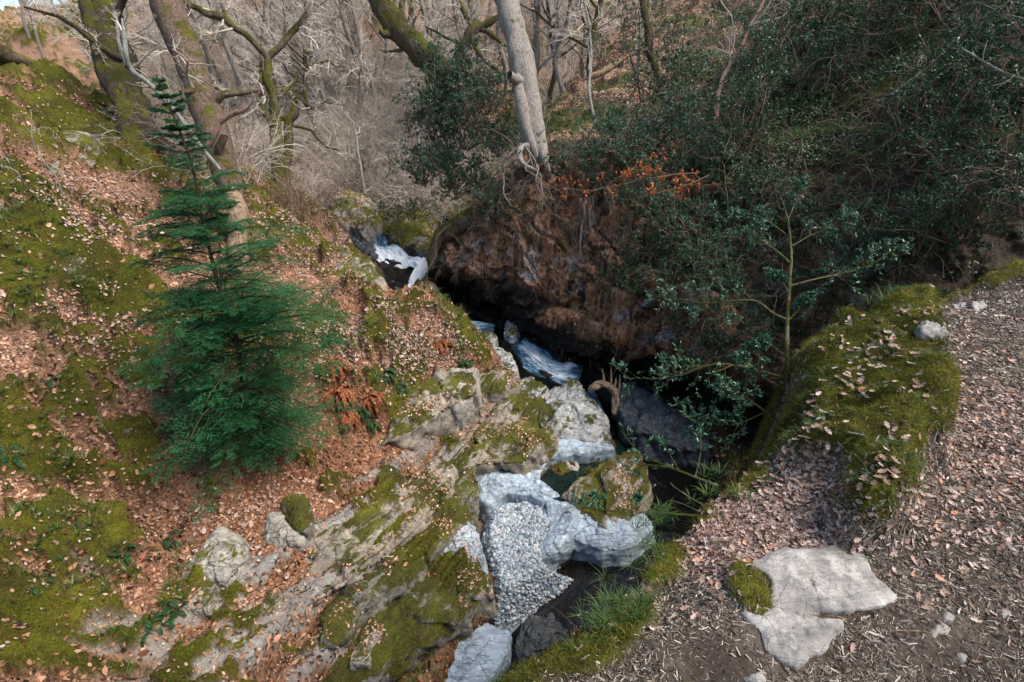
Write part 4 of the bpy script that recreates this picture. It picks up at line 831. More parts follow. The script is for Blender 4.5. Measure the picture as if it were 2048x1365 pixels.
# ---------------- branching ----------------
def walk(P0, D0, L, wig, K, trop, rg, droop=0.0):
    N = len(P0); P = np.zeros((N, K, 3)); P[:, 0] = P0; D = unit(D0.copy()); st = (np.broadcast_to(L, (N,)) / (K - 1))[:, None]
    for k in range(1, K):
        D = unit(D + rg.normal(0, wig, (N, 3)) + np.array([0, 0, trop - droop * k / K])); P[:, k] = P[:, k - 1] + D * st
    return P
def spawn(P, R, n, lf, rf, ang, wig, K, rg, trop=.05, t0=.2, t1=1.0, rmin=.002, endr=.25, droop=0.0):
    """n children on every branch in P (N,K0,3); lf length as share of the parent's length, ang in radians"""
    N, K0, _ = P.shape; L = np.linalg.norm(np.diff(P, axis=1), axis=-1).sum(1)
    t = (t0 + (t1 - t0) * rg.random((N, n))) * (K0 - 1.001); i = t.astype(int); f = (t - i)[..., None]
    r = np.arange(N)[:, None]; q = P[r, i] * (1 - f) + P[r, i + 1] * f; d = unit(P[r, i + 1] - P[r, i]); rad = R[r, i] * (1 - f[..., 0]) + R[r, i + 1] * f[..., 0]
    rnd = rg.normal(0, 1, (N, n, 3)); side = unit(rnd - (rnd * d).sum(-1, keepdims=True) * d); a = rg.uniform(ang[0], ang[1], (N, n, 1))
    D = d * np.cos(a) + side * np.sin(a); ll = (np.broadcast_to(L[:, None], (N, n)) * lf * rg.uniform(.55, 1.15, (N, n))) * (1.15 - .5 * t / K0)
    P2 = walk(q.reshape(-1, 3), D.reshape(-1, 3), ll.ravel(), wig, K, trop, rg, droop)
    r0 = np.maximum(np.minimum(rad.ravel() * rf, ll.ravel() * .035), rmin); R2 = r0[:, None] * np.linspace(1, endr, K)[None]
    return P2, np.maximum(R2, rmin * .6)
def addT(mb, P, R, sides, a=None, rg=None, knob=0):
    V, F = tubes(P, R, sides, knob=knob); N = len(P)
    mb.add(V, F, np.repeat(np.random.default_rng(3).random(N) if a is None else np.full(N, a), P.shape[1] * sides))
def limbs(L, n=14):
    """list of (pts (px,py,t) or world, radii)->(N,n,3),(N,n)"""
    A = [crv(np.c_[WL(p) if len(p[0]) == 3 and max(abs(p[0][0]), abs(p[0][1])) > 30 else np.array(p), np.broadcast_to(np.atleast_1d(np.interp(np.linspace(0, 1, len(p)), np.linspace(0, 1, len(np.atleast_1d(r))), np.atleast_1d(r))), (len(p),))], n) for p, r in L]
    A = np.array(A); return A[..., :3], A[..., 3]
def wob(P, R, amp, rg, seed=0):
    d = fbm(P * 1.8 + seed, 3, seed); e = fbm(P * 1.8 + 31 + seed, 3, seed + 7); g = fbm(P * 1.8 + 57, 3, seed + 9)
    w_ = np.linspace(0, 1, P.shape[1])[None, :, None] ** .5; w_ = np.where(w_ < .05, 0, w_); return P + np.stack([d, e, g], -1) * amp * w_
r3 = np.random.default_rng(33)
def bare_tree(label, cat, limbdefs, bk='bark', twigm='twig', n1=7, l1=.45, n2=6, n3=5, n4=3, name='oak_tree', seed=0, rf=.45, crown=True, l2=.45, l3=.5, wig=.28, knob=.12, sides=14, amp=.06, nl=20, group=None, skip=0, trop=.06, droop=0.0, base=None):
    rg = np.random.default_rng(seed + 100); P, R = limbs(limbdefs, nl); P = wob(P, R, amp, rg, seed)
    o = empty(name, base if base is not None else P[0, 0], label, cat, group)
    mb = MB(); V, F = tubes(P, R, sides, knob=knob, seed=seed); mb.add(V, F, .5); ms = mb.build('trunk', MAT[bk], o, P[0, 0])
    if crown:
        mb = MB(); P1, R1 = spawn(P[skip:], R[skip:], n1, l1, rf, (.5, 1.3), wig, 9, rg, trop, .3, droop=droop); addT(mb, P1, R1, 6)
        P2, R2 = spawn(P1, R1, n2, l2, .5, (.4, 1.2), wig, 7, rg, trop, .15, droop=droop); addT(mb, P2, R2, 4)
        P3, R3 = spawn(P2, R2, n3, l3, .5, (.4, 1.1), wig * .9, 6, rg, trop * .6, .15, rmin=.0035, droop=droop); addT(mb, P3, R3, 3)
        if n4:
            P4, R4 = spawn(P3, R3, n4, .6, .6, (.4, 1.0), wig * .7, 5, rg, trop * .5, .1, rmin=.003); addT(mb, P4, R4, 3)
        mb.build('branches', MAT[twigm], o, P[0, 0])
    return o

# left leaning oak with broken narrow foot
bare_tree('tall leaning brown oak with a narrow pale broken foot on the sunlit bank', 'tree', [
 ([(476,575,8.95),(476,500,9.0),(474,430,9.05),(462,375,9.1),(445,320,9.2),(418,235,9.4),(395,175,9.6),(368,90,9.9),(340,10,10.2),(318,-60,10.5),(300,-150,11)], [.15,.125,.13,.19,.22,.25,.26,.27,.28,.28,.26]),
 ([(415,215,9.4),(400,190,9.3),(380,182,9.2),(362,188,9.0)], [.09,.06,.05,.03]),
 ([(425,205,9.4),(450,190,9.4),(485,188,9.5),(520,182,9.6)], [.09,.06,.045,.03]),
 ([(452,330,9.2),(438,300,9.0),(445,270,8.9)], [.09,.08,.06])], 'bark', seed=1, n1=5, l1=.16, n2=6, n3=5, n4=2, skip=0, sides=18, knob=.22, nl=40, amp=.05)
mb = MB(); mb.tube(WL([(478,585,8.93),(476,500,8.96),(475,440,8.98),(470,400,9.0),(464,378,9.02)]), [.165,.15,.158,.165,.12], 18, 50, .3); OAK_ = [o_ for o_ in bpy.data.objects if o_.get('label', '').startswith('tall leaning brown oak')][0]
mb.build('broken_foot', MAT['wood'], OAK_, np.array(OAK_.location), label='pale splintered wood at the foot')
mb = MB(); mb.tube(WL([(405,306,8.8),(418,290,8.75),(432,265,8.7),(440,245,8.7),(465,228,8.7),(485,222,8.7),(505,203,8.7)]), [.055,.06,.055,.05,.045,.035,.015], 10, 40, .25)
o = mb.build('dead_branch', MAT['wood_red'], None, W(405,306,8.8)); tagp(o, 'dark reddish snapped branch curving up beside the leaning oak', 'branch')
bare_tree('bleached pale leaning dead stem in front of the dark oak', 'dead tree', [
 ([(440,340,8.7),(400,290,8.5),(350,225,8.3),(300,170,8.1),(265,140,8.0),(252,110,7.9),(247,70,7.9),(240,35,7.9)], [.03,.035,.036,.036,.038,.035,.03,.012]),
 ([(255,135,8.0),(235,80,8.2),(230,30,8.3),(215,0,8.4)], [.03,.025,.02,.01])], 'bark_lichen', crown=True, n1=3, n2=3, n3=3, n4=0, l1=.25, name='dead_tree', seed=2, amp=.03, nl=30)
bare_tree('thick dark oak trunk at the upper left with a heavy mossy foot', 'tree', [
 ([(292,335,11.0),(280,290,11.1),(262,210,11.3),(240,130,11.5),(215,50,11.8),(195,-30,12.1),(180,-120,12.5)], [.52,.42,.36,.34,.33,.31,.3]),
 ([(258,215,11.3),(230,170,11.3),(205,110,11.4),(185,40,11.6),(160,-40,12)], [.2,.22,.2,.18,.16]),
 ([(245,120,11.2),(190,85,11.0),(140,50,10.8),(90,28,10.6),(45,15,10.4)], [.07,.06,.05,.035,.02]),
 ([(230,60,11.6),(240,20,11.5),(260,-10,11.4)], [.08,.07,.06])], 'bark_dark', seed=3, n1=5, l1=.22, n2=6, n3=5, n4=2, sides=20, knob=.2, nl=34)
bare_tree('gnarled forked oak with twisting mossy limbs at the end of the left bank', 'tree', [
 ([(562,392,15.4),(556,330,15.4),(552,270,15.4),(548,215,15.4),(540,160,15.4),(537,112,15.4)], [.26,.20,.17,.14,.13,.12]),
 ([(537,118,15.4),(515,95,15.2),(490,70,15.1),(462,48,15.0),(440,30,14.9),(415,28,14.8),(395,15,14.7),(368,8,14.6),(340,-2,14.5)], [.12,.10,.09,.10,.11,.09,.09,.08,.07]),
 ([(537,115,15.4),(560,92,15.4),(585,62,15.5),(605,40,15.5),(612,15,15.5),(600,-20,15.5)], [.12,.09,.085,.08,.06,.05]),
 ([(450,40,14.9),(445,10,15),(430,-25,15)], [.06,.05,.04]),
 ([(552,262,15.4),(528,225,15.3),(515,195,15.3),(522,150,15.3)], [.09,.08,.07,.05]),
 ([(548,200,15.4),(590,165,15.5),(605,130,15.5),(640,125,15.6),(672,135,15.6)], [.05,.05,.045,.035,.025]),
 ([(556,300,15.4),(530,310,15.2),(500,290,15.1),(460,282,15)], [.06,.05,.04,.03]),
 ([(548,185,15.4),(500,190,15.2),(450,182,15.1),(415,160,15)], [.06,.05,.045,.03])], 'bark_moss', seed=4, n1=11, l1=.5, n2=7, n3=5, n4=3, wig=.34, skip=1, trop=.02, amp=.10, nl=26, knob=.2)
bare_tree('twin stemmed dark oak beside the gnarled fork with long low limbs', 'tree', [
 ([(568,392,15.6),(574,320,15.6),(578,250,15.6),(590,225,15.6),(588,205,15.6),(572,185,15.6)], [.17,.14,.13,.14,.11,.08]),
 ([(582,235,15.6),(560,238,15.6),(545,240,15.6)], [.09,.07,.05]),
 ([(565,180,15.6),(600,200,15.5),(628,218,15.4),(650,205,15.4),(690,210,15.3)], [.06,.05,.045,.035,.02]),
 ([(582,250,15.6),(620,262,15.5),(650,290,15.4),(680,300,15.3)], [.05,.04,.03,.02])], 'bark_moss', seed=5, n1=8, l1=.5, n2=6, n3=5, n4=3, wig=.34, skip=1, trop=.02, amp=.08, nl=22, knob=.2, droop=.1)
bare_tree('thick mossy trunk leaning up to the left over the holly at top centre', 'tree', [
 ([(905,175,12.6),(870,130,12.4),(835,100,12.3),(805,68,12.2),(778,35,12.1),(758,0,12.1),(742,-40,12.1),(725,-100,12.2)], [.30,.30,.29,.27,.27,.22,.2,.18]),
 ([(808,60,12.2),(805,30,12.1),(808,-20,12.0)], [.08,.07,.05]), ([(815,70,12.2),(822,30,12.1),(822,-30,12.0)], [.06,.055,.05]),
 ([(790,60,12.2),(770,68,12.1),(755,60,12.0)], [.12,.10,.05]), ([(830,95,12.3),(790,105,12.2),(760,100,12.1)], [.06,.04,.02])], 'bark_moss', seed=6, n1=4, l1=.3, n2=5, n3=5, n4=2, knob=.3, sides=18, nl=30)
bare_tree('mossy many armed oak behind the pale trunk', 'tree', [
 ([(905,160,15.5),(925,95,15.3),(948,62,15.2),(962,55,15.2)], [.20,.16,.15,.13]),
 ([(950,62,15.2),(945,30,15.2),(940,-20,15.2)], [.09,.09,.08]), ([(958,58,15.2),(985,40,15.1),(1010,22,15.1),(1030,-10,15.0)], [.11,.09,.07,.06]),
 ([(960,58,15.2),(985,72,15.1),(1005,88,15.0),(1020,95,15)], [.08,.07,.06,.04]), ([(945,60,15.2),(950,95,15.1),(975,125,15),(1010,150,15)], [.06,.07,.06,.04]),
 ([(925,95,15.3),(900,80,15.3),(870,60,15.3),(850,55,15.2)], [.06,.05,.035,.02]), ([(948,60,15.2),(925,20,15.2),(905,-30,15.2)], [.09,.07,.06])], 'bark_moss', seed=7, n1=7, l1=.5, n2=6, n3=5, n4=2, wig=.33, nl=20, knob=.2)
# the big pale trunk on the cliff edge
o = bare_tree('big pale furrowed trunk rooted on the cliff edge at centre', 'tree', [
 ([(1080,325,10.75),(1074,300,10.65),(1068,262,10.6),(1058,200,10.65),(1046,140,10.7),(1036,90,10.8),(1022,40,11.0),(1008,-15,11.2),(995,-80,11.5)], [.20,.23,.25,.26,.25,.235,.24,.25,.24]),
 ([(1074,315,10.55),(1060,280,10.45),(1046,225,10.42),(1040,180,10.5),(1036,140,10.6)], [.09,.12,.13,.12,.07]),
 ([(1042,165,10.55),(1026,156,10.3),(1018,150,10.2)], [.12,.10,.075]),
 ([(1078,280,10.6),(1086,305,10.5),(1092,325,10.45),(1100,345,10.45)], [.14,.10,.07,.03]),
 ([(1062,290,10.5),(1040,300,10.3),(1045,325,10.2),(1075,345,10.2)], [.09,.06,.05,.03])], 'bark_pale', 'twig', seed=8, n1=1, l1=.2, n2=4, n3=4, n4=0, knob=.16, sides=26, nl=44, amp=.02)
# roots dangling at its foot
mb = MB(); r4 = np.random.default_rng(9)
st = WL([(1048,290,10.3),(1055,300,10.3),(1040,315,10.3),(1065,320,10.2),(1030,335,10.4),(1075,340,10.2)])
P0 = np.repeat(st, 3, 0) + r4.normal(0, .06, (18, 3)); P = walk(P0, np.tile([-.6, -.3, -.6], (18, 1)) + r4.normal(0, .5, (18, 3)), r4.uniform(.5, 1.3, 18), .35, 12, -.12, r4); R = np.linspace(.022, .006, 12)[None] * r4.uniform(.6, 1.2, (18, 1)); addT(mb, P, R, 5)
P2, R2 = spawn(P, R, 5, .5, .55, (.4, 1.2), .35, 9, r4, -.03, rmin=.004); addT(mb, P2, R2, 4)
P3, R3 = spawn(P2, R2, 3, .6, .6, (.4, 1.2), .3, 7, r4, -.03, rmin=.003); addT(mb, P3, R3, 3)
mb.build('roots', MAT['root'], o, [st[0][0], st[0][1], st[0][2]])
for nm, L, r, bk, lab, tw in [
  ('thin_tree', [(1200,330,11.2),(1190,250,11.5),(1178,180,11.7),(1182,110,11.9),(1176,40,12.2),(1160,-40,12.5)], .035, 'bark_lichen', 'thin grey stem rising from the cliff top litter', 3),
  ('thin_tree', [(1420,345,9.9),(1432,230,10.1),(1442,165,10.3),(1465,120,10.5),(1500,55,10.9),(1540,-20,11.4)], .045, 'wood_red', 'slender brown trunk leaning right on the dark slope', 3),
  ('thin_tree', [(1270,170,12.2),(1276,120,12.3),(1280,40,12.5),(1278,-30,12.8)], .03, 'bark_lichen', 'thin pale stem in front of the ivy clad trunk', 2),
  ('thin_tree', [(730,390,17),(722,340,17),(712,280,17.2),(706,240,17.3)], .04, 'bark_pale', 'slim pale leaning stem above the waterfall', 4),
  ('thin_tree', [(838,300,16),(828,200,16.2),(820,130,16.5)], .04, 'bark_lichen', 'pale upright stem left of the holly mass', 4)]:
    bare_tree(lab, 'tree', [(L, [r * 1.2, r, r * .7])], bk, 'twig', n1=tw * 2, l1=.3, n2=4, n3=3, n4=0, name=nm, seed=len(lab), sides=8, amp=.04, nl=18)
bare_tree('long pale forked bare branch reaching in at the right edge', 'branch', [([(2120,190,4.0),(2048,162,4.1),(2000,145,4.2),(1965,125,4.3),(1932,102,4.4)], [.014,.012,.011,.010,.004])], 'bark_lichen', n1=3, l1=.35, n2=2, n3=0, n4=0, name='bare_branch', seed=11, amp=.0, nl=14, sides=6, rf=.5) if False else None
mb = MB()
for L, r in [([(2120,190,4.2),(2048,160,4.3),(2000,142,4.4),(1965,122,4.5),(1925,98,4.6)], .014), ([(2030,150,4.3),(2010,165,4.2),(1985,172,4.2)], .005), ([(1965,125,4.5),(1968,105,4.5),(1975,80,4.6)], .004)]:
    mb.tube(WL(L), np.linspace(r, r * .5, len(L)), 7, 24, .1)
mb.build('bare_branch', MAT['bark_lichen'], None, W(2048,160,4.3), label='thick pale bare branch reaching in at the right edge', cat='branch')
mb = MB()
for L, r in [([(2120,-60,5.4),(2010,8,5.6),(1930,60,5.9),(1860,130,6.2),(1780,190,6.4)], .009), ([(1990,20,5.6),(1950,5,5.6),(1900,20,5.8),(1880,-20,5.9)], .005), ([(2120,60,5),(2000,30,5.4),(1900,60,5.8),(1850,58,6)], .006), ([(1935,112,5.3),(1880,150,5.6),(1840,175,5.8),(1765,190,6.3),(1720,200,6.5)], .006)]:
    mb.tube(WL(L), np.linspace(r, r * .35, len(L)), 5, 30, .05)
mb.build('bare_branch', MAT['bark_lichen'], None, W(2010,8,5.6), label='long thin arching pale twigs at the upper right corner', cat='branch')
# fallen mossy log on the skyline
mb = MB(); mb.tube(WL([(-60,80,11.4),(0,105,11.8),(60,130,12.3),(110,152,12.8),(158,172,13.2)]), [.2,.2,.18,.16,.12], 14, 40, .3)
mb.build('fallen_log', MAT['bark_moss'], None, W(0,105,11.8), label='mossy fallen trunk lying along the skyline at top left', cat='log')
mb = MB(); mb.tube(WL([(1180,155,15.0),(1205,145,15),(1240,122,15.1),(1280,95,15.3)]), [.09,.08,.08,.06], 10, 30, .25)
mb.build('fallen_log', MAT['wood'], None, W(1180,155,15.0), label='broken reddish log lying on the leafy slope beyond the pale trunk', cat='log')
# mossy root ridge and pale root on the cliff's left end
mb = MB(); mb.tube(WL([(955,425,12.0),(925,445,12.1),(895,465,12.2),(878,480,12.25),(866,505,12.3),(862,540,12.3)]), [.16,.20,.2,.16,.12,.06], 12, 40, .35)
mb.build('mossy_root', MAT['bark_moss'], None, W(895,465,12.2), label='thick mossy root ridge on the left corner of the cliff', cat='root')
mb = MB()
for L, r in [([(905,448,12.0),(888,460,12.0),(872,480,11.95),(872,510,11.95),(862,530,11.9),(855,545,11.9),(852,570,11.9)], .028), ([(872,480,11.95),(862,488,12.0),(850,492,12.0)], .012)]: mb.tube(WL(L), np.linspace(r, r*.5, len(L)), 7, 40, .2)
mb.build('root', MAT['root'], None, W(888,460,12.0), label='pale bent root hanging beside the waterfall corner of the cliff', cat='root')
# root cluster on the cliff face
mb = MB(); c0 = W(1166,400,10.0); P0 = np.repeat(WL([(1166,405,10.0),(1172,400,10.0),(1180,395,10.0)]), 5, 0)
P = walk(P0 + r4.normal(0, .03, P0.shape), np.tile([0, -.05, -1.], (15, 1)) + r4.normal(0, .12, (15, 3)), r4.uniform(.6, 1.35, 15), .12, 14, -.08, r4); R = np.linspace(.026, .008, 14)[None] * r4.uniform(.5, 1.2, (15, 1)); addT(mb, P, R, 6)
P2, R2 = spawn(P, R, 5, .5, .45, (.4, 1.3), .3, 9, r4, -.05, t0=.3, rmin=.004); addT(mb, P2, R2, 4)
P3, R3 = spawn(P2, R2, 2, .6, .6, (.4, 1.2), .3, 7, r4, -.02, rmin=.003); addT(mb, P3, R3, 3)
mb.build('tree_roots', MAT['root'], None, c0, label='bundle of pale bare roots hanging down the middle of the cliff face', cat='roots')
# hollow broken log in the stream
mb = MB(); A = WL([(1178,778,9.6),(1192,768,9.6),(1210,770,9.55),(1226,784,9.5),(1232,805,9.45),(1226,828,9.4)])
for k in range(16):
    o_ = r4.normal(0, .014, (6, 3)); mb.tube(A + o_ + np.array([0, .02 * (k % 4), -.0]) + np.array([.011, 0, -.004]) * (k // 4) , [.012,.03,.034,.034,.032,.02], 7, 26, .3)
mb.tube(WL([(1180,780,9.6),(1188,776,9.5),(1200,774,9.5)]), [.05,.06,.04], 9, 14, .4)
for a_, b_ in [((1207,775),(1204,738)), ((1219,782),(1222,735)), ((1233,800),(1240,748)), ((1226,778),(1232,755))]:
    mb.tube(WL([(*a_, 9.6), ((a_[0]+b_[0])/2+2, (a_[1]+b_[1])/2, 9.62), (*b_, 9.65)]), [.03,.02,.006], 6, 14, .3)
mb.build('hollow_log', MAT['wood'], None, A[0], label='broken arched hollow log jammed across the small cascade', cat='log')

# ---------------- distant bare trees ----------------
def proto_tree(seed, H, lean, r, bk, spread=.35):
    rg = np.random.default_rng(seed); pts = np.array([[0, 0, -.3], *[[lean * (k / 6) ** 1.3 * H + rg.normal(0, .12), rg.normal(0, .12), H * k / 6] for k in range(1, 7)]]); pts[0, :2] = 0
    o = empty('bare_tree', (0, 0, 0), 'x', 'tree'); Q = crv(np.c_[pts, np.linspace(r, r * .35, 7)], 16)[None]; P, R = Q[..., :3], Q[..., 3]
    mb = MB(); addT(mb, P, R, 8, .3, knob=.1); P1, R1 = spawn(P, R, 14, spread, .5, (.4, 1.1), .25, 8, rg, .05, .25, rmin=.012); addT(mb, P1, R1, 5, .35); mb.build('trunk', MAT[bk], o)
    mb = MB(); P2, R2 = spawn(P1, R1, 7, .5, .5, (.4, 1.1), .22, 6, rg, .05, .2, rmin=.008); addT(mb, P2, R2, 4)
    P3, R3 = spawn(P2, R2, 6, .55, .6, (.4, 1.0), .2, 5, rg, .04, .1, rmin=.006); addT(mb, P3, R3, 3)
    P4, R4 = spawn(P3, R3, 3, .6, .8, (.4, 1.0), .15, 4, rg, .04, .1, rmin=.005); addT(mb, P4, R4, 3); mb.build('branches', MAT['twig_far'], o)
    return o
KIND = [('pale slender bare tree, one of many on the far wooded hillside', 'slender bare trees on the far hillside'), ('greyish mossy bare tree, one of the darker ones on the far hillside', 'mossy bare trees on the far hillside')]
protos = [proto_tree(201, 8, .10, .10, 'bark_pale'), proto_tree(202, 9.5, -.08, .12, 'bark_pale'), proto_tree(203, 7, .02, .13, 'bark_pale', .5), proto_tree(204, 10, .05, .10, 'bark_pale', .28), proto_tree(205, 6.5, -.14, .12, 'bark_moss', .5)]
used = [False] * 5; r5 = np.random.default_rng(51); spots = []
FT = [(x, y) for x, y in [(30,150),(70,150),(110,170),(160,175),(20,60),(140,100),(90,90),(330,330),(300,250),(440,250),(480,200),(620,330),(640,250),(700,200),(600,180),(680,120),(760,230),(540,60),(500,140),(720,60),(650,40),(860,180),(880,100),(940,60),(1060,150),(1100,120),(1140,80),(1120,200),(1180,60),(1240,60),(1100,40),(400,130),(370,80),(580,120),(820,60),(960,10),(560,200),(300,60),(250,150),(350,10),(10,110),(50,20)]]
for k in range(120):
    if k < len(FT): px, py = FT[k]; px += r5.normal(0, 10); py += r5.normal(0, 8)
    else: px, py = r5.uniform(-150, 1180), r5.uniform(-60, 300) ** 1
    q = hit(px, py, t0=6, t1=110)
    if q[1] < 17.5 or np.hypot(q[0], q[1]) > 75: continue
    j = int(r5.integers(5)); s = r5.uniform(.65, 1.15); q[2] = gz_at(q[0], q[1]) - .1
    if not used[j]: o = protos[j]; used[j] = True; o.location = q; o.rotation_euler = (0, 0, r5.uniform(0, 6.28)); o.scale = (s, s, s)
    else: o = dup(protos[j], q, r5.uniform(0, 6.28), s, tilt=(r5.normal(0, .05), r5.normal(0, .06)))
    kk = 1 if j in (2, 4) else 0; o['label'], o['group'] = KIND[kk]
# tangled undergrowth of fine twigs
def proto_thicket(seed, mat, n=60, H=1.6):
    rg = np.random.default_rng(seed); P0 = rg.normal(0, .35, (n, 3)) * [1, 1, 0]; D = rg.normal(0, .5, (n, 3)) + [0, 0, 1]
    P = walk(P0, D, rg.uniform(.6, 1.2, n) * H, .13, 10, .0, rg, .3); R = np.linspace(.009, .003, 10)[None] * rg.uniform(.7, 1.6, (n, 1))
    mb = MB(); addT(mb, P, R, 4); P2, R2 = spawn(P, R, 7, .4, .55, (.3, 1.0), .15, 6, rg, 0, .2, rmin=.003); addT(mb, P2, R2, 3)
    P3, R3 = spawn(P2, R2, 3, .6, .7, (.3, 1.0), .15, 4, rg, 0, .1, rmin=.0025); addT(mb, P3, R3, 3)
    return mb.build('bramble_thicket', MAT[mat], None)
th_ = [proto_thicket(301, 'twig'), proto_thicket(302, 'twig', 50, 2.0), proto_thicket(303, 'twig_brown', 60, 1.4)]; used = [False] * 3
TH = [(x_, y_) for x_ in range(560, 900, 42) for y_ in (110, 170, 235, 300)] + [(x_, y_) for x_ in range(330, 560, 60) for y_ in (60, 130, 200)] + [(610,380),(640,410),(600,340),(650,370),(690,350),(720,380),(660,310),(700,300),(745,330),(780,370),(800,410),(760,290),(820,340),(790,260),(840,290),(700,250),(740,240),(650,260),(620,290),(860,360),(830,400),(880,420),(850,430),(780,200),(820,180),(700,180),(650,180),(740,150),(1110,190),(1140,170),(1090,230),(960,330),(930,300),(560,310),(330,290),(360,330),(480,310),(430,370),(590,420),(630,350),(750,400),(715,415)]
for k, (px, py) in enumerate(TH):
    q = hit(px, py + 15, t0=9, t1=60); j = (k * 7) % 2 if py < 330 else (0, 1, 2)[k % 3]; s = r5.uniform(.7, 1.25) * (1 + .02 * (q[1] - 15)); q[2] = gz_at(q[0], q[1]) - .05
    if q[1] < 12.5: q[1] += 1
    if not used[j]: o = th_[j]; used[j] = True; o.location = q; o.scale = (s, s, s)
    else: o = dup(th_[j], q, r5.uniform(0, 6.28), s)
    tagp(o, ('brown leafless bramble thicket near the stream' if j == 2 else 'pale tangled leafless thicket on the far bank') , 'thicket', ('brown thickets' if j == 2 else 'pale thickets on the far bank'))

# ---------------- conifer ----------------
rc = np.random.default_rng(77); cb = ground_at(512, 905); cb[2] -= .05
con = empty('conifer', cb, 'dark green drooping young hemlock conifer on the left bank', 'conifer tree')
top = WY(312, 150, cb[1] + .3); Hc = top[2] - cb[2]
tr = crv(np.array([cb, cb + [-.02, 0, Hc * .15], WY(478, 700, cb[1]), WY(442, 590, cb[1] + .05), WY(408, 450, cb[1] + .1), WY(385, 335, cb[1] + .15), WY(350, 240, cb[1] + .2), top]), 40)
mb = MB(); V, F = tubes(tr[None], np.linspace(.038, .003, 40)[None], 9, knob=.1); mb.add(V, F, .4)
tb = np.sort(np.r_[rc.uniform(.06, .42, 92), rc.uniform(.38, .64, 58), rc.uniform(.62, .99, 30)]); NB = len(tb); ii = (tb * 39).astype(int); P0 = tr[ii]
az = np.arange(NB) * 2.39996 + rc.normal(0, .3, NB)
Lb = np.interp(tb, [0, .08, .25, .42, .55, .7, .85, 1], [.85, 1.1, 1.34, 1.15, .85, .50, .30, .08]) * rc.uniform(.45, 1.15, NB) * (1 + .12 * np.cos(az))
D0 = np.stack([np.cos(az), np.sin(az), np.full(NB, .08) + .55 * tb], -1)
Pb = walk(P0, D0, Lb, .05, 12, -.01, rc, .09); Rb = np.linspace(.011, .002, 12)[None] * (Lb[:, None] + .2); addT(mb, Pb, Rb, 4, .3)
mb.build('trunk', MAT['bark_dark'], con, cb)
def flat_side(P, R, n, lf, K, rg, droop, ang=1.0, t0=.12):
    N, K0, _ = P.shape; L = np.linalg.norm(np.diff(P, axis=1), axis=-1).sum(1); t = (t0 + (1 - t0) * (np.arange(n) + rg.random((N, n)) * .6) / n) * (K0 - 1.01); i = t.astype(int); f = (t - i)[..., None]; r = np.arange(N)[:, None]
    q = P[r, i] * (1 - f) + P[r, i + 1] * f; d = unit(P[r, i + 1] - P[r, i]); sd = unit(np.cross(d, [0, 0, 1.])) * np.where(np.arange(n) % 2, 1, -1)[None, :, None]
    D = d * math.cos(ang) + sd * math.sin(ang) + rg.normal(0, .14, d.shape); ll = L[:, None] * lf * (1.25 - t / K0) * rg.uniform(.6, 1.1, t.shape)
    P2 = walk(q.reshape(-1, 3), D.reshape(-1, 3), ll.ravel(), .06, K, 0, rg, droop); return P2, np.full(P2.shape[:2], .0016)
mb = MB(); S2, Q2 = flat_side(Pb, Rb, 20, .40, 7, rc, .07); S3, Q3 = flat_side(S2, Q2, 10, .38, 4, rc, .10)
addT(mb, S2, Q2 * 1.2, 3, .15); mb_t = mb
def needles(P, n, ln, wd, rg):
    N, K0, _ = P.shape; t = rg.random((N, n)) * (K0 - 1.01); i = t.astype(int); f = (t - i)[..., None]; r = np.arange(N)[:, None]
    q = P[r, i] * (1 - f) + P[r, i + 1] * f; d = unit(P[r, i + 1] - P[r, i]); sd = unit(np.cross(d, [0, 0, 1.]) * np.where(rg.random((N, n)) < .5, 1, -1)[..., None] + rg.normal(0, .35, d.shape))
    tip = q + (d * .55 + sd) * (ln * rg.uniform(.6, 1.2, (N, n, 1))); wv = unit(np.cross(tip - q, rg.normal(0, .4, d.shape) + [0, 0, 1])) * wd
    G = np.stack([q - wv, q + wv, tip + wv * .4, tip - wv * .4], 2).reshape(-1, 3); F = np.arange(len(G)).reshape(-1, 4)
    return G, F, np.repeat(np.clip(np.repeat(rg.random(N), n) * .55 + rg.random(N * n) * .45, 0, 1), 4)
G, F, a = needles(S3, 13, .016, .0016, rc); mb.add(G, F, a); G, F, a = needles(S2, 16, .018, .0018, rc); mb.add(G, F, a)
ax = np.stack([S3[:, 0], S3[:, -1]], 1); wv = unit(np.cross(ax[:, 1] - ax[:, 0], [0, 0, 1.])) * .0035
G = np.stack([S3[:, 0] - wv, S3[:, 0] + wv, S3[:, -1] + wv * .3, S3[:, -1] - wv * .3], 1).reshape(-1, 3); mb.add(G, np.arange(len(G)).reshape(-1, 4), np.repeat(rc.random(len(S3)) * .8, 4))
mb.build('crown', MAT['needle'], con, cb, smooth=False)
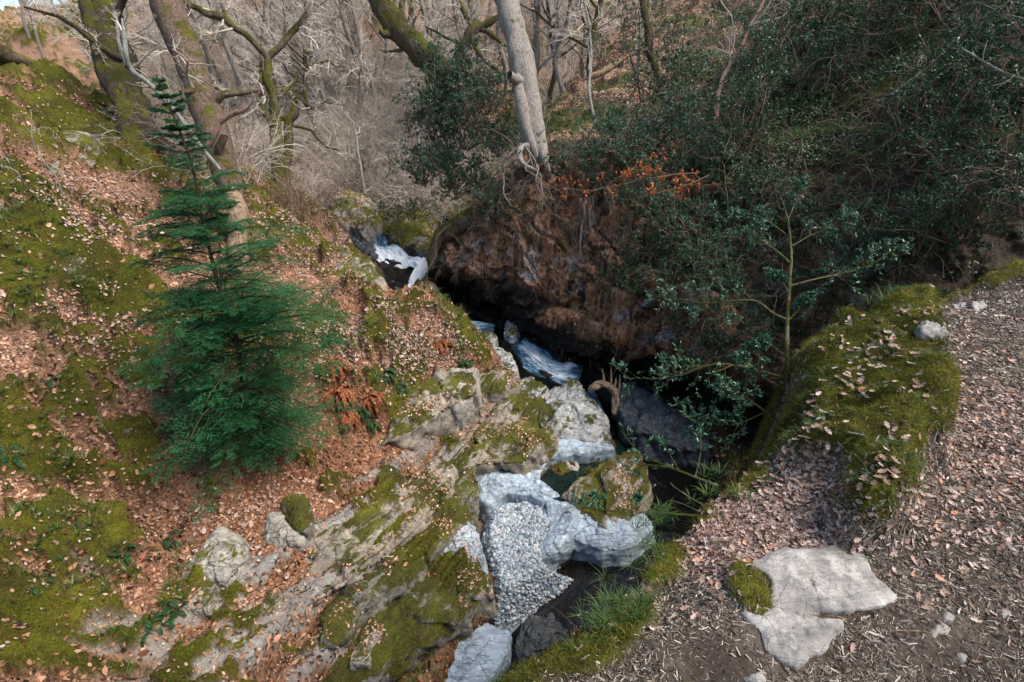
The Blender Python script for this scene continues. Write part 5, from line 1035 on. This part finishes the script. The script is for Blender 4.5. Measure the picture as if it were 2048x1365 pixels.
# ---------------- evergreen bushes ----------------
HLEAF = (np.array([[0,0,0],[.22,-.2,.06],[.5,-.13,.03],[.62,-.2,.10],[1,0,.0],[.62,.2,.10],[.5,.13,.03],[.22,.2,.06]]), np.array([[0,1,2,7],[2,6,7,7],[2,3,4,6],[4,5,6,6]]))
def leaves_on(P, n, size, rg, up=.5, t0=.3):
    """leaves along twigs P (N,K,3): V,F,a with stems outward"""
    N, K0, _ = P.shape; t = (t0 + (1 - t0) * rg.random((N, n)) ** .6) * (K0 - 1.01); i = t.astype(int); f = (t - i)[..., None]; r = np.arange(N)[:, None]
    q = (P[r, i] * (1 - f) + P[r, i + 1] * f).reshape(-1, 3); d = unit(P[r, i + 1] - P[r, i]).reshape(-1, 3)
    x = unit(d * .7 + unit(rg.normal(0, 1, d.shape)) * .9); nn = unit(rg.normal(0, .55, d.shape) + [0, 0, up]); nn = unit(nn - (nn * x).sum(1, keepdims=True) * x); y = np.cross(nn, x)
    s = size * rg.uniform(.6, 1.15, (len(q), 1, 1)); T = HLEAF[0][None] * s
    V = q[:, None] + T[..., 0:1] * x[:, None] + T[..., 1:2] * y[:, None] + T[..., 2:3] * nn[:, None]; k = len(HLEAF[0])
    F = (HLEAF[1][None] + (np.arange(len(q)) * k)[:, None, None]).reshape(-1, 4)
    return V.reshape(-1, 3), F, np.repeat(np.clip(rg.random(len(q)) * .7 + np.repeat(rg.random(N), n) * .3, 0, 1), k)
def mleaf(mb, V, F, a):
    Fq = F[F[:, 2] != F[:, 3]]; Ft = F[F[:, 2] == F[:, 3]][:, :3]; n0 = mb.n; mb.add(V, Fq, a)
    if len(Ft): mb.F.setdefault(3, []).append(Ft + n0)
def proto_bush(seed, H, W_, nst, mat, lsize, nl, name='holly_bush', stem='twig_brown', droop=.0, n2=7, n3=5, lean=(0, 0, 1)):
    rg = np.random.default_rng(seed); P0 = rg.normal(0, .08, (nst, 3)) * [1, 1, 0]; D = rg.normal(0, W_, (nst, 3)) + lean
    P = walk(P0, D, rg.uniform(.6, 1.1, nst) * H, .14, 10, .03, rg, droop); R = np.linspace(.02, .005, 10)[None] * rg.uniform(.6, 1.2, (nst, 1))
    o = empty(name, (0, 0, 0), 'x', 'bush'); mb = MB(); addT(mb, P, R, 5); P2, R2 = spawn(P, R, n2, .5, .5, (.5, 1.2), .18, 7, rg, .02, .2, rmin=.004, droop=droop); addT(mb, P2, R2, 3)
    P3, R3 = spawn(P2, R2, n3, .5, .5, (.4, 1.1), .15, 5, rg, .02, .2, rmin=.003, droop=droop); addT(mb, P3, R3, 3); mb.build('stems', MAT[stem], o)
    mb = MB(); mleaf(mb, *leaves_on(P3, nl, lsize, rg)); mb.build('leaves', MAT[mat], o, smooth=False); return o
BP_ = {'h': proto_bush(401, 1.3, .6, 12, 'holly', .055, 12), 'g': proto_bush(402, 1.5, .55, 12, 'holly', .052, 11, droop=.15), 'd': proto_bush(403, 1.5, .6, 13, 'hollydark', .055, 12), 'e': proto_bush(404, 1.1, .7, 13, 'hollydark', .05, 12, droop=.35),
       's': proto_bush(405, 1.2, .6, 9, 'holly', .05, 6, n2=5, n3=4)}
bused = set(); rb = np.random.default_rng(61)
def bush(k, p, s, label, rz=None, tilt=(0, 0)):
    rz = rb.uniform(0, 6.28) if rz is None else rz
    if k in bused: o = dup(BP_[k], p, rz, s, tilt=tilt)
    else: o = BP_[k]; bused.add(k); o.location = p; o.rotation_euler = (*tilt, rz); o.scale = (s,) * 3
    o['label'] = label; o['category'] = 'bush'; o['group'] = 'evergreen bushes around the gorge'; return o
BL = [ # px,py of base, kind, scale, t(None: on cliff sheet), label
 (880,200,'h',.95,12.2,'dark bush at the foot of the mossy leaning trunk'),(930,190,'h',.9,12.0,'blue green holly behind the pale trunk, top of its mass'),(980,230,'g',.9,11.8,'dark holly close left of the pale trunk'),
 (870,280,'g',.9,13.0,'holly with bare twigs left of the pale trunk, mid height'),(930,300,'h',1.0,12.3,'broad holly below the mossy leaning trunk'),(1000,320,'g',.8,11.7,'holly beside the root hollow of the pale trunk'),
 (850,370,'g',1.0,13.3,'thin leaved holly above the stream bend'),(900,240,'h',1.0,12.2,'blue green holly with twigs just under the mossy leaning trunk'),(890,340,'h',.95,12.6,'full leaved holly midway down the slope left of the cliff'),(950,260,'g',.9,11.6,'leafy holly tight against the left of the pale trunk'),(910,400,'h',.85,12.4,'low dark bush over the mossy root ridge'),(965,400,'h',.8,12.0,'holly hanging at the left corner of the cliff'),(1000,430,'g',.65,11.3,'small holly tuft clinging to the cliff corner'),(960,470,'s',.6,11.6,'lowest holly sprig on the left end of the cliff'),
 (720,350,'s',.9,18.5,'distant small holly above the waterfall'),(740,80,'s',.8,26,'distant faint holly at top centre'),(770,430,'e',.6,15.3,'small green bush by the mossy rock upstream'),(830,440,'g',.6,14.4,'green bush leaning over the upper stream'),
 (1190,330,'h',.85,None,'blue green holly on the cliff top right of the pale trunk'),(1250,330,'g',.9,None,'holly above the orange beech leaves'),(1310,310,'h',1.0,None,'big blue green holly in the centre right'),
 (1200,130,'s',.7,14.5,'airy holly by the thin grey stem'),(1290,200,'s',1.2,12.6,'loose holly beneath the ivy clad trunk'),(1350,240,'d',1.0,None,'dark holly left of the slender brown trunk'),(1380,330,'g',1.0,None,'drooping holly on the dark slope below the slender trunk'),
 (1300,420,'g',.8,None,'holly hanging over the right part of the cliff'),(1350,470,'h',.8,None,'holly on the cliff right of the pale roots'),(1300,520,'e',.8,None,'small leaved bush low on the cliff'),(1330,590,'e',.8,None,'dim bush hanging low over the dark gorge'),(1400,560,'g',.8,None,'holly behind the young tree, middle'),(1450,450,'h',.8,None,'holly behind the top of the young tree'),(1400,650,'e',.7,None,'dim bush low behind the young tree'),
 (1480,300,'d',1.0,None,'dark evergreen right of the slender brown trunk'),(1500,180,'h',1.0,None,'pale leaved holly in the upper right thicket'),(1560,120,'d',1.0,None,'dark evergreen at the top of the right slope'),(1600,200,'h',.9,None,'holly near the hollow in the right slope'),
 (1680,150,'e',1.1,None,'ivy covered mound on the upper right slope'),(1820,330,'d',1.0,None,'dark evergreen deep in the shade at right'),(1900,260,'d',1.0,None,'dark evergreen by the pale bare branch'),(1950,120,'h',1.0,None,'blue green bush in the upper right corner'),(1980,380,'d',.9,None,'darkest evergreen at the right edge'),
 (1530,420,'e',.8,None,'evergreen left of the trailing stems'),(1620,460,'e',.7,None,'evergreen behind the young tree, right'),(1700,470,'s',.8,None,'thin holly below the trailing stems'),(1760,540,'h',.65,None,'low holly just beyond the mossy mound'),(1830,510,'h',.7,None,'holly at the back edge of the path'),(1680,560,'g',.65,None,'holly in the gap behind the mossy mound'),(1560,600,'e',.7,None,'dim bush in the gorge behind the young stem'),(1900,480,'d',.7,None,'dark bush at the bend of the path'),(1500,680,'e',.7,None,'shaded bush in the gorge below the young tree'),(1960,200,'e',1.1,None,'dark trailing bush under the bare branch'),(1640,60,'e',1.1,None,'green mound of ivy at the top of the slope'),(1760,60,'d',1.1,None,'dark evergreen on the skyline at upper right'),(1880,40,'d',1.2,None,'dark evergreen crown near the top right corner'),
 (2250,250,'d',1.6,6.5,'big evergreen added beside the bend of the path to block sky light'),(2150,-60,'d',1.8,8.5,'big evergreen added beyond the top right corner to block sky light'),(2040,430,'e',1.0,5.8,'black shaded evergreen at the right edge above the path')]  # the two off-frame evergreens are added to block sky light from the right
for px, py, k, s, t, lab in BL:
    if t is None: q, n = hill_at(px, py); q = q - unit(ray(px, py)) * .05; tl = (-float(n[1]) * .5, float(n[0]) * .5)
    else: q = W(px, py, t); tl = (.2, 0); g = gz_at(q[0], q[1]); 
    bush(k, q, s, lab, tilt=tl)
# ivy clad trunk with dark crown, top right of centre
o = bare_tree('dark ivy clad trunk standing on the slope right of centre', 'tree', [([(1322,190,12.0),(1312,140,12.0),(1300,90,12.1),(1290,30,12.2),(1282,-40,12.4)], [.10,.09,.09,.08,.07])], 'bark_dark', 'twig_brown', n1=12, l1=.28, n2=6, n3=4, n4=0, name='ivy_clad_tree', seed=15, sides=10)
rg = np.random.default_rng(16); P, R = limbs([([(1320,185,12.0),(1312,140,12.0),(1300,90,12.1),(1290,30,12.2),(1282,-40,12.4)], [.1, .1])], 20)
P1, R1 = spawn(P, R, 26, .34, .3, (.7, 1.4), .2, 7, rg, -.03, .0); P2, R2 = spawn(P1, R1, 6, .5, .6, (.5, 1.2), .15, 5, rg, 0); mb = MB(); mleaf(mb, *leaves_on(P2, 14, .06, rg)); P1, R1 = spawn(P[:, 12:], R[:, 12:], 16, .9, .5, (.7, 1.5), .2, 7, rg, -.02, .0); P2, R2 = spawn(P1, R1, 8, .5, .6, (.5, 1.2), .15, 5, rg, 0); mleaf(mb, *leaves_on(P2, 12, .06, rg)); mb.build('leaves', MAT['ivy'], o, P[0, 0], smooth=False)

# ivy and trailing stems over the dark right slope
ri = np.random.default_rng(71); cw = colp.ravel(); rw = rowp.ravel()
def spread(px0, py0, sx, sy): return np.exp(-((hx_ - px0) / sx) ** 2 - ((hy_ - py0) / sy) ** 2)
wi = (spread(1750, 180, 260, 180) + spread(1600, 380, 200, 200) + .5 * spread(1350, 480, 150, 200) + spread(1950, 100, 200, 200) + .4 * spread(1500, 600, 150, 200) + .3 * spread(1450, 100, 100, 100)) * hvm * sst(-.25, .35, fbm(hv * 1.6, 3, 74))
p, n = facesample(hv, HF, wi, 60000, ri); p = p + n * ri.uniform(0, .16, (len(p), 1)); nn = unit(n + [0, -.2, .8] + ri.normal(0, .4, n.shape))
x = unit(ri.normal(0, 1, n.shape) + [0, 0, -.6]); x = unit(x - (x * nn).sum(1, keepdims=True) * nn); y = np.cross(nn, x); s = ri.uniform(.03, .06, (len(p), 1, 1))
T = HLEAF[0][None] * s; V = p[:, None] + T[..., 0:1] * x[:, None] + 1.6 * T[..., 1:2] * y[:, None] + T[..., 2:3] * nn[:, None]; F = (HLEAF[1][None] + (np.arange(len(p)) * 8)[:, None, None]).reshape(-1, 4)
mesh('ivy', V.reshape(-1, 3), tri(F), MAT['ivy'], attrs={'rnd': np.repeat(np.clip(ri.random(len(p)) * .8 + .2 * fbm(p, 2, 4), 0, 1), 8)}, smooth=False, kind='stuff', label='ivy leaves matting the dark right slope')
def trails(N, wt, L, rg, name, mat, label, r=(.0025, .006), out=.25, droop=.25, up=.1):
    p, n = facesample(hv, HF, wt, N, rg); D = n * out * 2 + rg.normal(0, .25, n.shape) + [0, 0, up]
    P = walk(p - n * .03, D, rg.uniform(*L, len(p)), .12, 12, -.08, rg, droop); R = rg.uniform(*r, (len(p), 1)) * np.linspace(1, .45, 12)[None]; mb = MB(); addT(mb, P, R, 4)
    P2, R2 = spawn(P, R, 2, .5, .7, (.3, .9), .15, 7, rg, -.1, droop=.2, rmin=.0018); addT(mb, P2, R2, 3)
    o = mb.build(name, MAT[mat], None); return tagp(o, label, None, None, 'stuff')
trails(1500, (spread(1650, 350, 180, 170) + spread(1760, 420, 120, 160) + .6 * spread(1560, 560, 130, 120) + .5 * spread(1700, 120, 250, 120) + .35 * spread(1850, 300, 150, 200)) * hvm, (.3, 1.1), ri, 'trailing_stems', 'twig_brown', 'brown trailing stems hanging down the dark right slope')
trails(150, (spread(1250, 520, 170, 130) + spread(1180, 480, 150, 100) + spread(1350, 620, 140, 100) + spread(1020, 480, 120, 80)) * hvm * rockw.ravel(), (.15, .7), ri, 'trailing_stems', 'twig_brown', 'fine dead stems and rootlets hanging on the cliff face', (.0015, .004), .2, .3, -.1)
trails(160, (spread(1080, 380, 120, 60) + spread(1250, 400, 150, 80) + spread(930, 440, 60, 60)) * hvm, (.3, 1.0), ri, 'trailing_stems', 'root', 'pale bare twigs trailing over the lip of the cliff', (.002, .005), .35, .25, .2)
trails(300, (spread(960, 330, 110, 110) + spread(870, 400, 60, 60)) * hvm, (.4, 1.2), ri, 'trailing_stems', 'twig', 'pale leafless twigs among the holly left of the cliff', (.002, .005), .5, .1, .5)
# dry grass and rootlets on the cliff
wg = hvm * (spread(1240, 600, 160, 70) + .7 * spread(1000, 520, 120, 60) + .5 * spread(1500, 90, 120, 60) + .9 * spread(1640, 110, 160, 60)) 
p, n = facesample(hv, HF, wg, 650, ri); G, F, a = tufts(p, 14, ri.uniform(.06, .18, len(p)), .0022, ri, 1.3, .7)
mesh('grass', G, F, MAT['grass'], attrs={'rnd': np.clip(a * .6 + .4, 0, 1)}, kind='stuff', label='dry yellow green grass clinging to the cliff and slope')

wg = hvm * (spread(1640, 180, 170, 130) + .5 * spread(1760, 330, 90, 130) + .6 * spread(1140, 240, 60, 50) + .4 * spread(1560, 460, 90, 130))
p, n = facesample(hv, HF, wg, 1500, ri); G, F, a = tufts(p + n * .05, 14, ri.uniform(.15, .38, len(p)), .0026, ri, 1.5, .8)
mesh('grass', G, F, MAT['grass'], attrs={'rnd': np.clip(a * .55 + .42, 0, 1)}, kind='stuff', label='long yellow green grass hanging down the upper right slope')
# ---------------- beech sprig, ferns ----------------
def sprig(name, label, cat, lines, lsize, mat, stem, seed, n1=6, n2=4, nl=8, r=.006, l1=.4, t0=.3, up=.5, branches_t0=.3):
    rg = np.random.default_rng(seed); P, R = limbs(lines, 16)
    P = wob(P, R, .015, rg, seed); o = empty(name, P[0, 0], label, cat); mb = MB(); V, F = tubes(P, R, 7, knob=.08, seed=seed); mb.add(V, F, .6); mb.build('stem', MAT[stem], o, P[0, 0]); return o, P, R, rg
o, P, R, rg = sprig('beech_branch', 'beech branch with orange dead leaves across the top of the cliff', 'branch', [([(1400,345,9.3),(1350,350,9.2),(1300,358,9.1),(1230,372,9.2),(1180,382,9.3),(1130,378,9.4)], [.012,.004]), ([(1420,350,9.0),(1370,372,8.9),(1330,382,8.8),(1305,388,8.8)], [.01,.003]), ([(1345,350,9.2),(1290,340,9.1),(1250,352,9.1)], [.006,.003])], .05, 'orange', 'twig_brown', 81)
mb = MB(); P1, R1 = spawn(P, R, 22, .2, .6, (.5, 1.1), .15, 6, rg, 0, .1); P2, R2 = spawn(P1, R1, 3, .5, .6, (.5, 1), .1, 4, rg, 0); addT(mb, P1, R1, 3); mb.build('twigs', MAT['twig_brown'], o, P[0, 0]); mb = MB(); mleaf(mb, *leaves_on(P2, 6, .055, rg, .8)); mb.build('leaves', MAT['orange'], o, P[0, 0], smooth=False)
def fern(label, px, py, n, L, mat, seed, name='fern', fn=None, dir=(0, -.5, 0), up=.8, droop=.5, width=.10, p=None):
    if mat == 'rust': width, droop, up = .06, .8, .6; n = int(n * 2.2); L = L * 1.15
    rg = np.random.default_rng(seed); q = (fn or ground_at)(px, py) if p is None else p; o = empty(name, q, label, 'fern')
    D = unit(rg.normal(0, .8, (n, 3)) * [1, 1, .2]) + np.array([dir[0], dir[1], up]); P = walk(np.tile(q, (n, 1)) + rg.normal(0, .04, (n, 3)), D, rg.uniform(.6, 1, n) * L, (.11 if mat == 'rust' else .05), 22, -.01, rg, droop * .5); R = np.linspace(.004, .0015, 22)[None] * np.ones((n, 1))
    mb = MB(); addT(mb, P, R, 4, .3); K = 22; t = np.arange(1, K - 1); d = unit(np.gradient(P, axis=1)); sd = unit(np.cross(d, [0, 0, 1.]))
    for sg in (-1, 1):
        for sub in (0, .5):
            c0 = P[:, 1:-1] + sub * (P[:, 2:] - P[:, 1:-1]); w_ = (width * L * np.sin(np.pi * (t / K) ** .7) + .01)[None, :, None] * rg.uniform(.75, 1.1, (n, len(t), 1)); tip = c0 + (sd[:, 1:-1] * sg + d[:, 1:-1] * .35 - [0, 0, .25]) * w_; bw = d[:, 1:-1] * L * .011
            G = np.stack([c0 - bw, c0 + bw, (c0 + tip) / 2 + bw * 1.1, tip, (c0 + tip) / 2 - bw * .9], 2).reshape(-1, 3); b = np.arange(len(G) // 5)[:, None] * 5
            a = np.repeat(rg.random(len(G) // 5), 5); n0 = mb.n; mb.add(G, b + np.array([[0, 1, 2, 4]]), a); mb.F.setdefault(3, []).append(b + np.array([[2, 3, 4]]) + n0)
    mb.build('fronds', MAT[mat], o, q, smooth=False); return o
for i, (px, py, n, L, mt, lab) in enumerate([
 (672,790,46,.42,'rust','large clump of collapsed rust red fern right of the conifer'),(668,740,30,.34,'rust','upper rust red fern touching the conifer tips'),(742,795,34,.32,'rust','orange brown dead fern in front of the rock block'),(690,830,40,.34,'rust','lowest rust red fern beside the conifer skirt'),
 (620,640,20,.30,'rust','small rusty fern at the top of the mossy bank'),(668,640,22,.30,'rust','orange fern fronds under the bank crest'),(880,690,26,.30,'rust','pale orange dead fern tuft near the gorge edge'),(300,305,12,.3,'rust','rusty fern at the foot of the dark oak'),
 (650,680,22,.36,'fern','green fern between the two rusty ferns'),(765,750,26,.36,'fern','broad green fern above the rock block'),(800,775,20,.3,'fern','second green fern on the rock block'),(720,830,18,.30,'fern','green hanging fern at the left end of the rock block'),(925,730,20,.28,'fern','green fern spilling over the bank towards the stream'),(910,705,14,.24,'fern','small green fern on the bank edge'),(745,850,14,.26,'fern','lowest green fern under the rock block'),
 (100,760,8,.2,'fern','small green fern low on the left bank'),(25,915,16,.3,'fern','green fern clump at the left edge'),(245,1115,16,.22,'fern','green woodrush like fern above the pale rock'),(330,1090,14,.2,'fern','small green fern left of the big pale rock'),(345,1230,14,.22,'fern','green fern below the mossy fronted rock'),(300,1260,12,.22,'fern','low green fern near the bottom left'),(60,1180,12,.2,'fern','green sprouts at the lower left edge')]):
    fern(lab, px, py, n, L, mt, 900 + i)
# ---------------- young holly tree by the ledge ----------------
YT = [([(1590,835,3.15),(1580,790,3.2),(1575,740,3.3),(1574,660,3.42),(1577,600,3.5),(1579,540,3.6),(1580,500,3.65),(1576,450,3.7),(1570,420,3.75),(1560,392,3.8)], [.022,.017,.014,.0125,.0115,.0105,.009,.0075,.005,.003]),
 ([(1570,755,3.3),(1520,742,3.3),(1470,730,3.35),(1420,730,3.4),(1370,748,3.45),(1310,758,3.5),(1252,758,3.55)], [.011,.003]), ([(1575,780,3.25),(1530,755,3.3),(1500,728,3.35),(1470,715,3.4)], [.008,.003]),
 ([(1576,640,3.45),(1545,625,3.45),(1515,602,3.5),(1480,598,3.5),(1420,606,3.55),(1370,600,3.6),(1320,590,3.65)], [.009,.0025]), ([(1578,525,3.6),(1550,500,3.65),(1520,480,3.7),(1480,452,3.75),(1430,430,3.8)], [.008,.0025]),
 ([(1579,495,3.65),(1620,470,3.65),(1655,455,3.7),(1690,430,3.7)], [.006,.002]), ([(1578,572,3.55),(1625,560,3.55),(1680,548,3.6),(1740,530,3.65),(1800,490,3.7)], [.009,.0025]),
 ([(1577,640,3.45),(1595,622,3.45),(1612,600,3.45),(1622,590,3.45)], [.007,.003]), ([(1572,715,3.35),(1550,695,3.4),(1525,682,3.4),(1500,685,3.45)], [.007,.002]),
 ([(1574,470,3.7),(1540,445,3.75),(1510,430,3.8),(1470,420,3.85)], [.005,.002]), ([(1565,850,3.1),(1520,815,3.1),(1480,785,3.1),(1440,780,3.15)], [.007,.003]), ([(1570,805,3.2),(1510,835,3.15),(1460,850,3.15),(1400,845,3.2),(1360,830,3.2)], [.006,.002]),
 ([(1576,440,3.7),(1590,400,3.75),(1600,360,3.8)], [.004,.002]), ([(1578,585,3.5),(1560,560,3.5),(1535,545,3.55)], [.004,.002])]
o, P, R, rg = sprig('young_holly_tree', 'slim young holly tree with sparse leafy branches rising from the gorge edge', 'tree', YT, .03, 'holly', 'bark_young', 83)
mb = MB(); P1, R1 = spawn(P[1:], R[1:], 20, .26, .6, (.4, 1.1), .12, 7, rg, .03, .30, rmin=.0015); addT(mb, P1, R1, 4); P2, R2 = spawn(P1, R1, 3, .6, .7, (.4, 1.0), .12, 5, rg, .03, .2, rmin=.0012); addT(mb, P2, R2, 3)
mb.build('twigs', MAT['bark_young'], o, P[0, 0]); mb = MB(); mleaf(mb, *leaves_on(P2, 8, .030, rg, .8)); mleaf(mb, *leaves_on(P1, 7, .030, rg, .8, .5)); mleaf(mb, *leaves_on(P[[1, 3, 4, 6]], 16, .03, rg, .8, .75)); mb.build('leaves', MAT['holly'], o, P[0, 0], smooth=False)
for i, (lab, lines, t0) in enumerate([
 ('leafy holly branch leaning out over the green pool from the path edge', [([(1435,972,2.45),(1390,955,2.5),(1340,935,2.6),(1290,915,2.7),(1262,890,2.75),(1240,862,2.8)], [.008,.002]), ([(1340,935,2.6),(1290,930,2.65),(1262,940,2.7),(1240,925,2.75)], [.004,.0015]), ([(1390,955,2.5),(1400,900,2.55),(1395,860,2.6)], [.004,.0015]), ([(1360,945,2.55),(1330,900,2.6),(1310,880,2.65)], [.003,.0015])], .3),
 ('thin pale twig pointing left over the gravel with a few leaves at its tip', [([(1400,1032,2.1),(1350,1027,2.15),(1290,1022,2.2),(1230,1022,2.25),(1185,1018,2.3),(1160,1015,2.3)], [.005,.0015]), ([(1310,1024,2.18),(1288,1005,2.2),(1275,990,2.2)], [.002,.001]), ([(1240,1022,2.25),(1210,1000,2.28),(1190,990,2.3)], [.002,.001])], .55)]):
    o, P, R, rg = sprig('holly_branch', lab, 'branch', lines, .03, 'holly', 'bark_young', 85 + i)
    mb = MB(); P1, R1 = spawn(P, R, 9, .22, .6, (.4, 1.1), .12, 6, rg, .03, t0, rmin=.001); addT(mb, P1, R1, 3); mb.build('twigs', MAT['bark_young'], o, P[0, 0]); mb = MB(); mleaf(mb, *leaves_on(P1, 9, .024, rg, .8)); mb.build('leaves', MAT['holly'], o, P[0, 0], smooth=False)
mb = MB()
for L, r in [([(1410,1012,2.15),(1380,995,2.2),(1350,975,2.25),(1340,965,2.3)], .003), ([(1402,1025,2.1),(1370,1010,2.15),(1340,1000,2.2)], .002)]: mb.tube(WL(L), [r, r*.8, r*.6, r*.3][:len(L)], 5, 16, .1)
mb.build('bare_twig', MAT['bark_lichen'], None, W(1410,1012,2.15), label='short bare forked twig sticking out from the path edge', cat='twig')
# saplings and dead twigs on the left bank
for i, (lab, L, r) in enumerate([('pale crooked dead sapling at the upper left', [(125,392,8.2),(112,355,8.1),(85,320,8.0),(68,290,8.0),(62,262,8.0),(60,220,8.0)], .012), ('leaning dark bare sapling at the left edge', [(85,415,7.2),(50,370,7.1),(20,320,7.0),(0,285,7.0),(-30,240,7)], .01), ('thin pale dead stem left of the conifer', [(205,555,7.9),(190,530,7.9),(185,490,7.9),(170,450,7.9),(160,395,8.0)], .007), ('fine bare twig in the moss left of the conifer', [(238,905,6.2),(225,880,6.15),(205,850,6.1),(195,820,6.1)], .004), ('bent brown twig lying near the conifer', [(235,885,6.2),(255,860,6.2),(275,845,6.2)], .004)]):
    bare_tree(lab, 'sapling', [(L, [r, r * .4])], 'bark_lichen' if i != 1 else 'bark_dark', 'twig', n1=4, l1=.35, n2=3, n3=2 if i < 2 else 0, n4=0, name='dead_sapling', seed=40 + i, sides=6, amp=.02, nl=14) if i < 3 else bare_tree(lab, 'twig', [(L, [r, r * .4])], 'bark_lichen', 'twig', n1=3, l1=.4, n2=2, n3=2, n4=0, name='twig', seed=40 + i, sides=5, amp=.01, nl=10)
# sticks on the path
for lab, L, r, mt in [('pale curved stick on the leaf litter at the right edge', [(2012,788),(2003,768),(1992,748),(2008,738),(2022,732)], .007, 'bark_lichen'), ('thin dark root running across the path by the slab', [(1745,1120),(1775,1160),(1810,1180),(1870,1210),(1930,1260)], .003, 'wood'), ('short brown twig pair by the grey stone', [(1780,1262),(1830,1264),(1868,1268)], .0025, 'wood'), ('thin curved twig below the small slab', [(1700,1300),(1730,1340),(1745,1362)], .002, 'wood'), ('bent straw coloured stem on the mossy mound', [(1790,930),(1770,900),(1778,870),(1810,862)], .0018, 'root'), ('second bent straw stem on the mossy mound', [(1738,880),(1735,860),(1760,835),(1790,815)], .0015, 'root'), ('long dark twig across the bare earth at the bottom', [(1660,1280),(1700,1330),(1800,1362)], .0022, 'wood'), ('brown twig lying in the litter near the right edge', [(1880,1180),(1930,1225),(1975,1250)], .003, 'wood')]:
    A = np.array([path_at(*q) for q in L]); A[:, 2] += r * .6; mb = MB(); mb.tube(A, np.linspace(r, r * .6, len(A)), 6, 26, .2); mb.build('stick', MAT[mt], None, A[0], label=lab, cat='stick')
A = WL([(1040,1262,1.75),(1075,1205,2.0),(1055,1192,2.1)]) ; mb = MB(); mb.tube(WL([(1160,1262,1.62),(1120,1225,1.75),(1090,1208,1.85),(1030,1198,1.95)]), [.0012,.0012,.001,.0006], 4, 20); mb.build('grass_stem', MAT['root'], None, W(1160,1262,1.62), label='single dry grass stem arching out over the bottom channel', cat='grass stem')
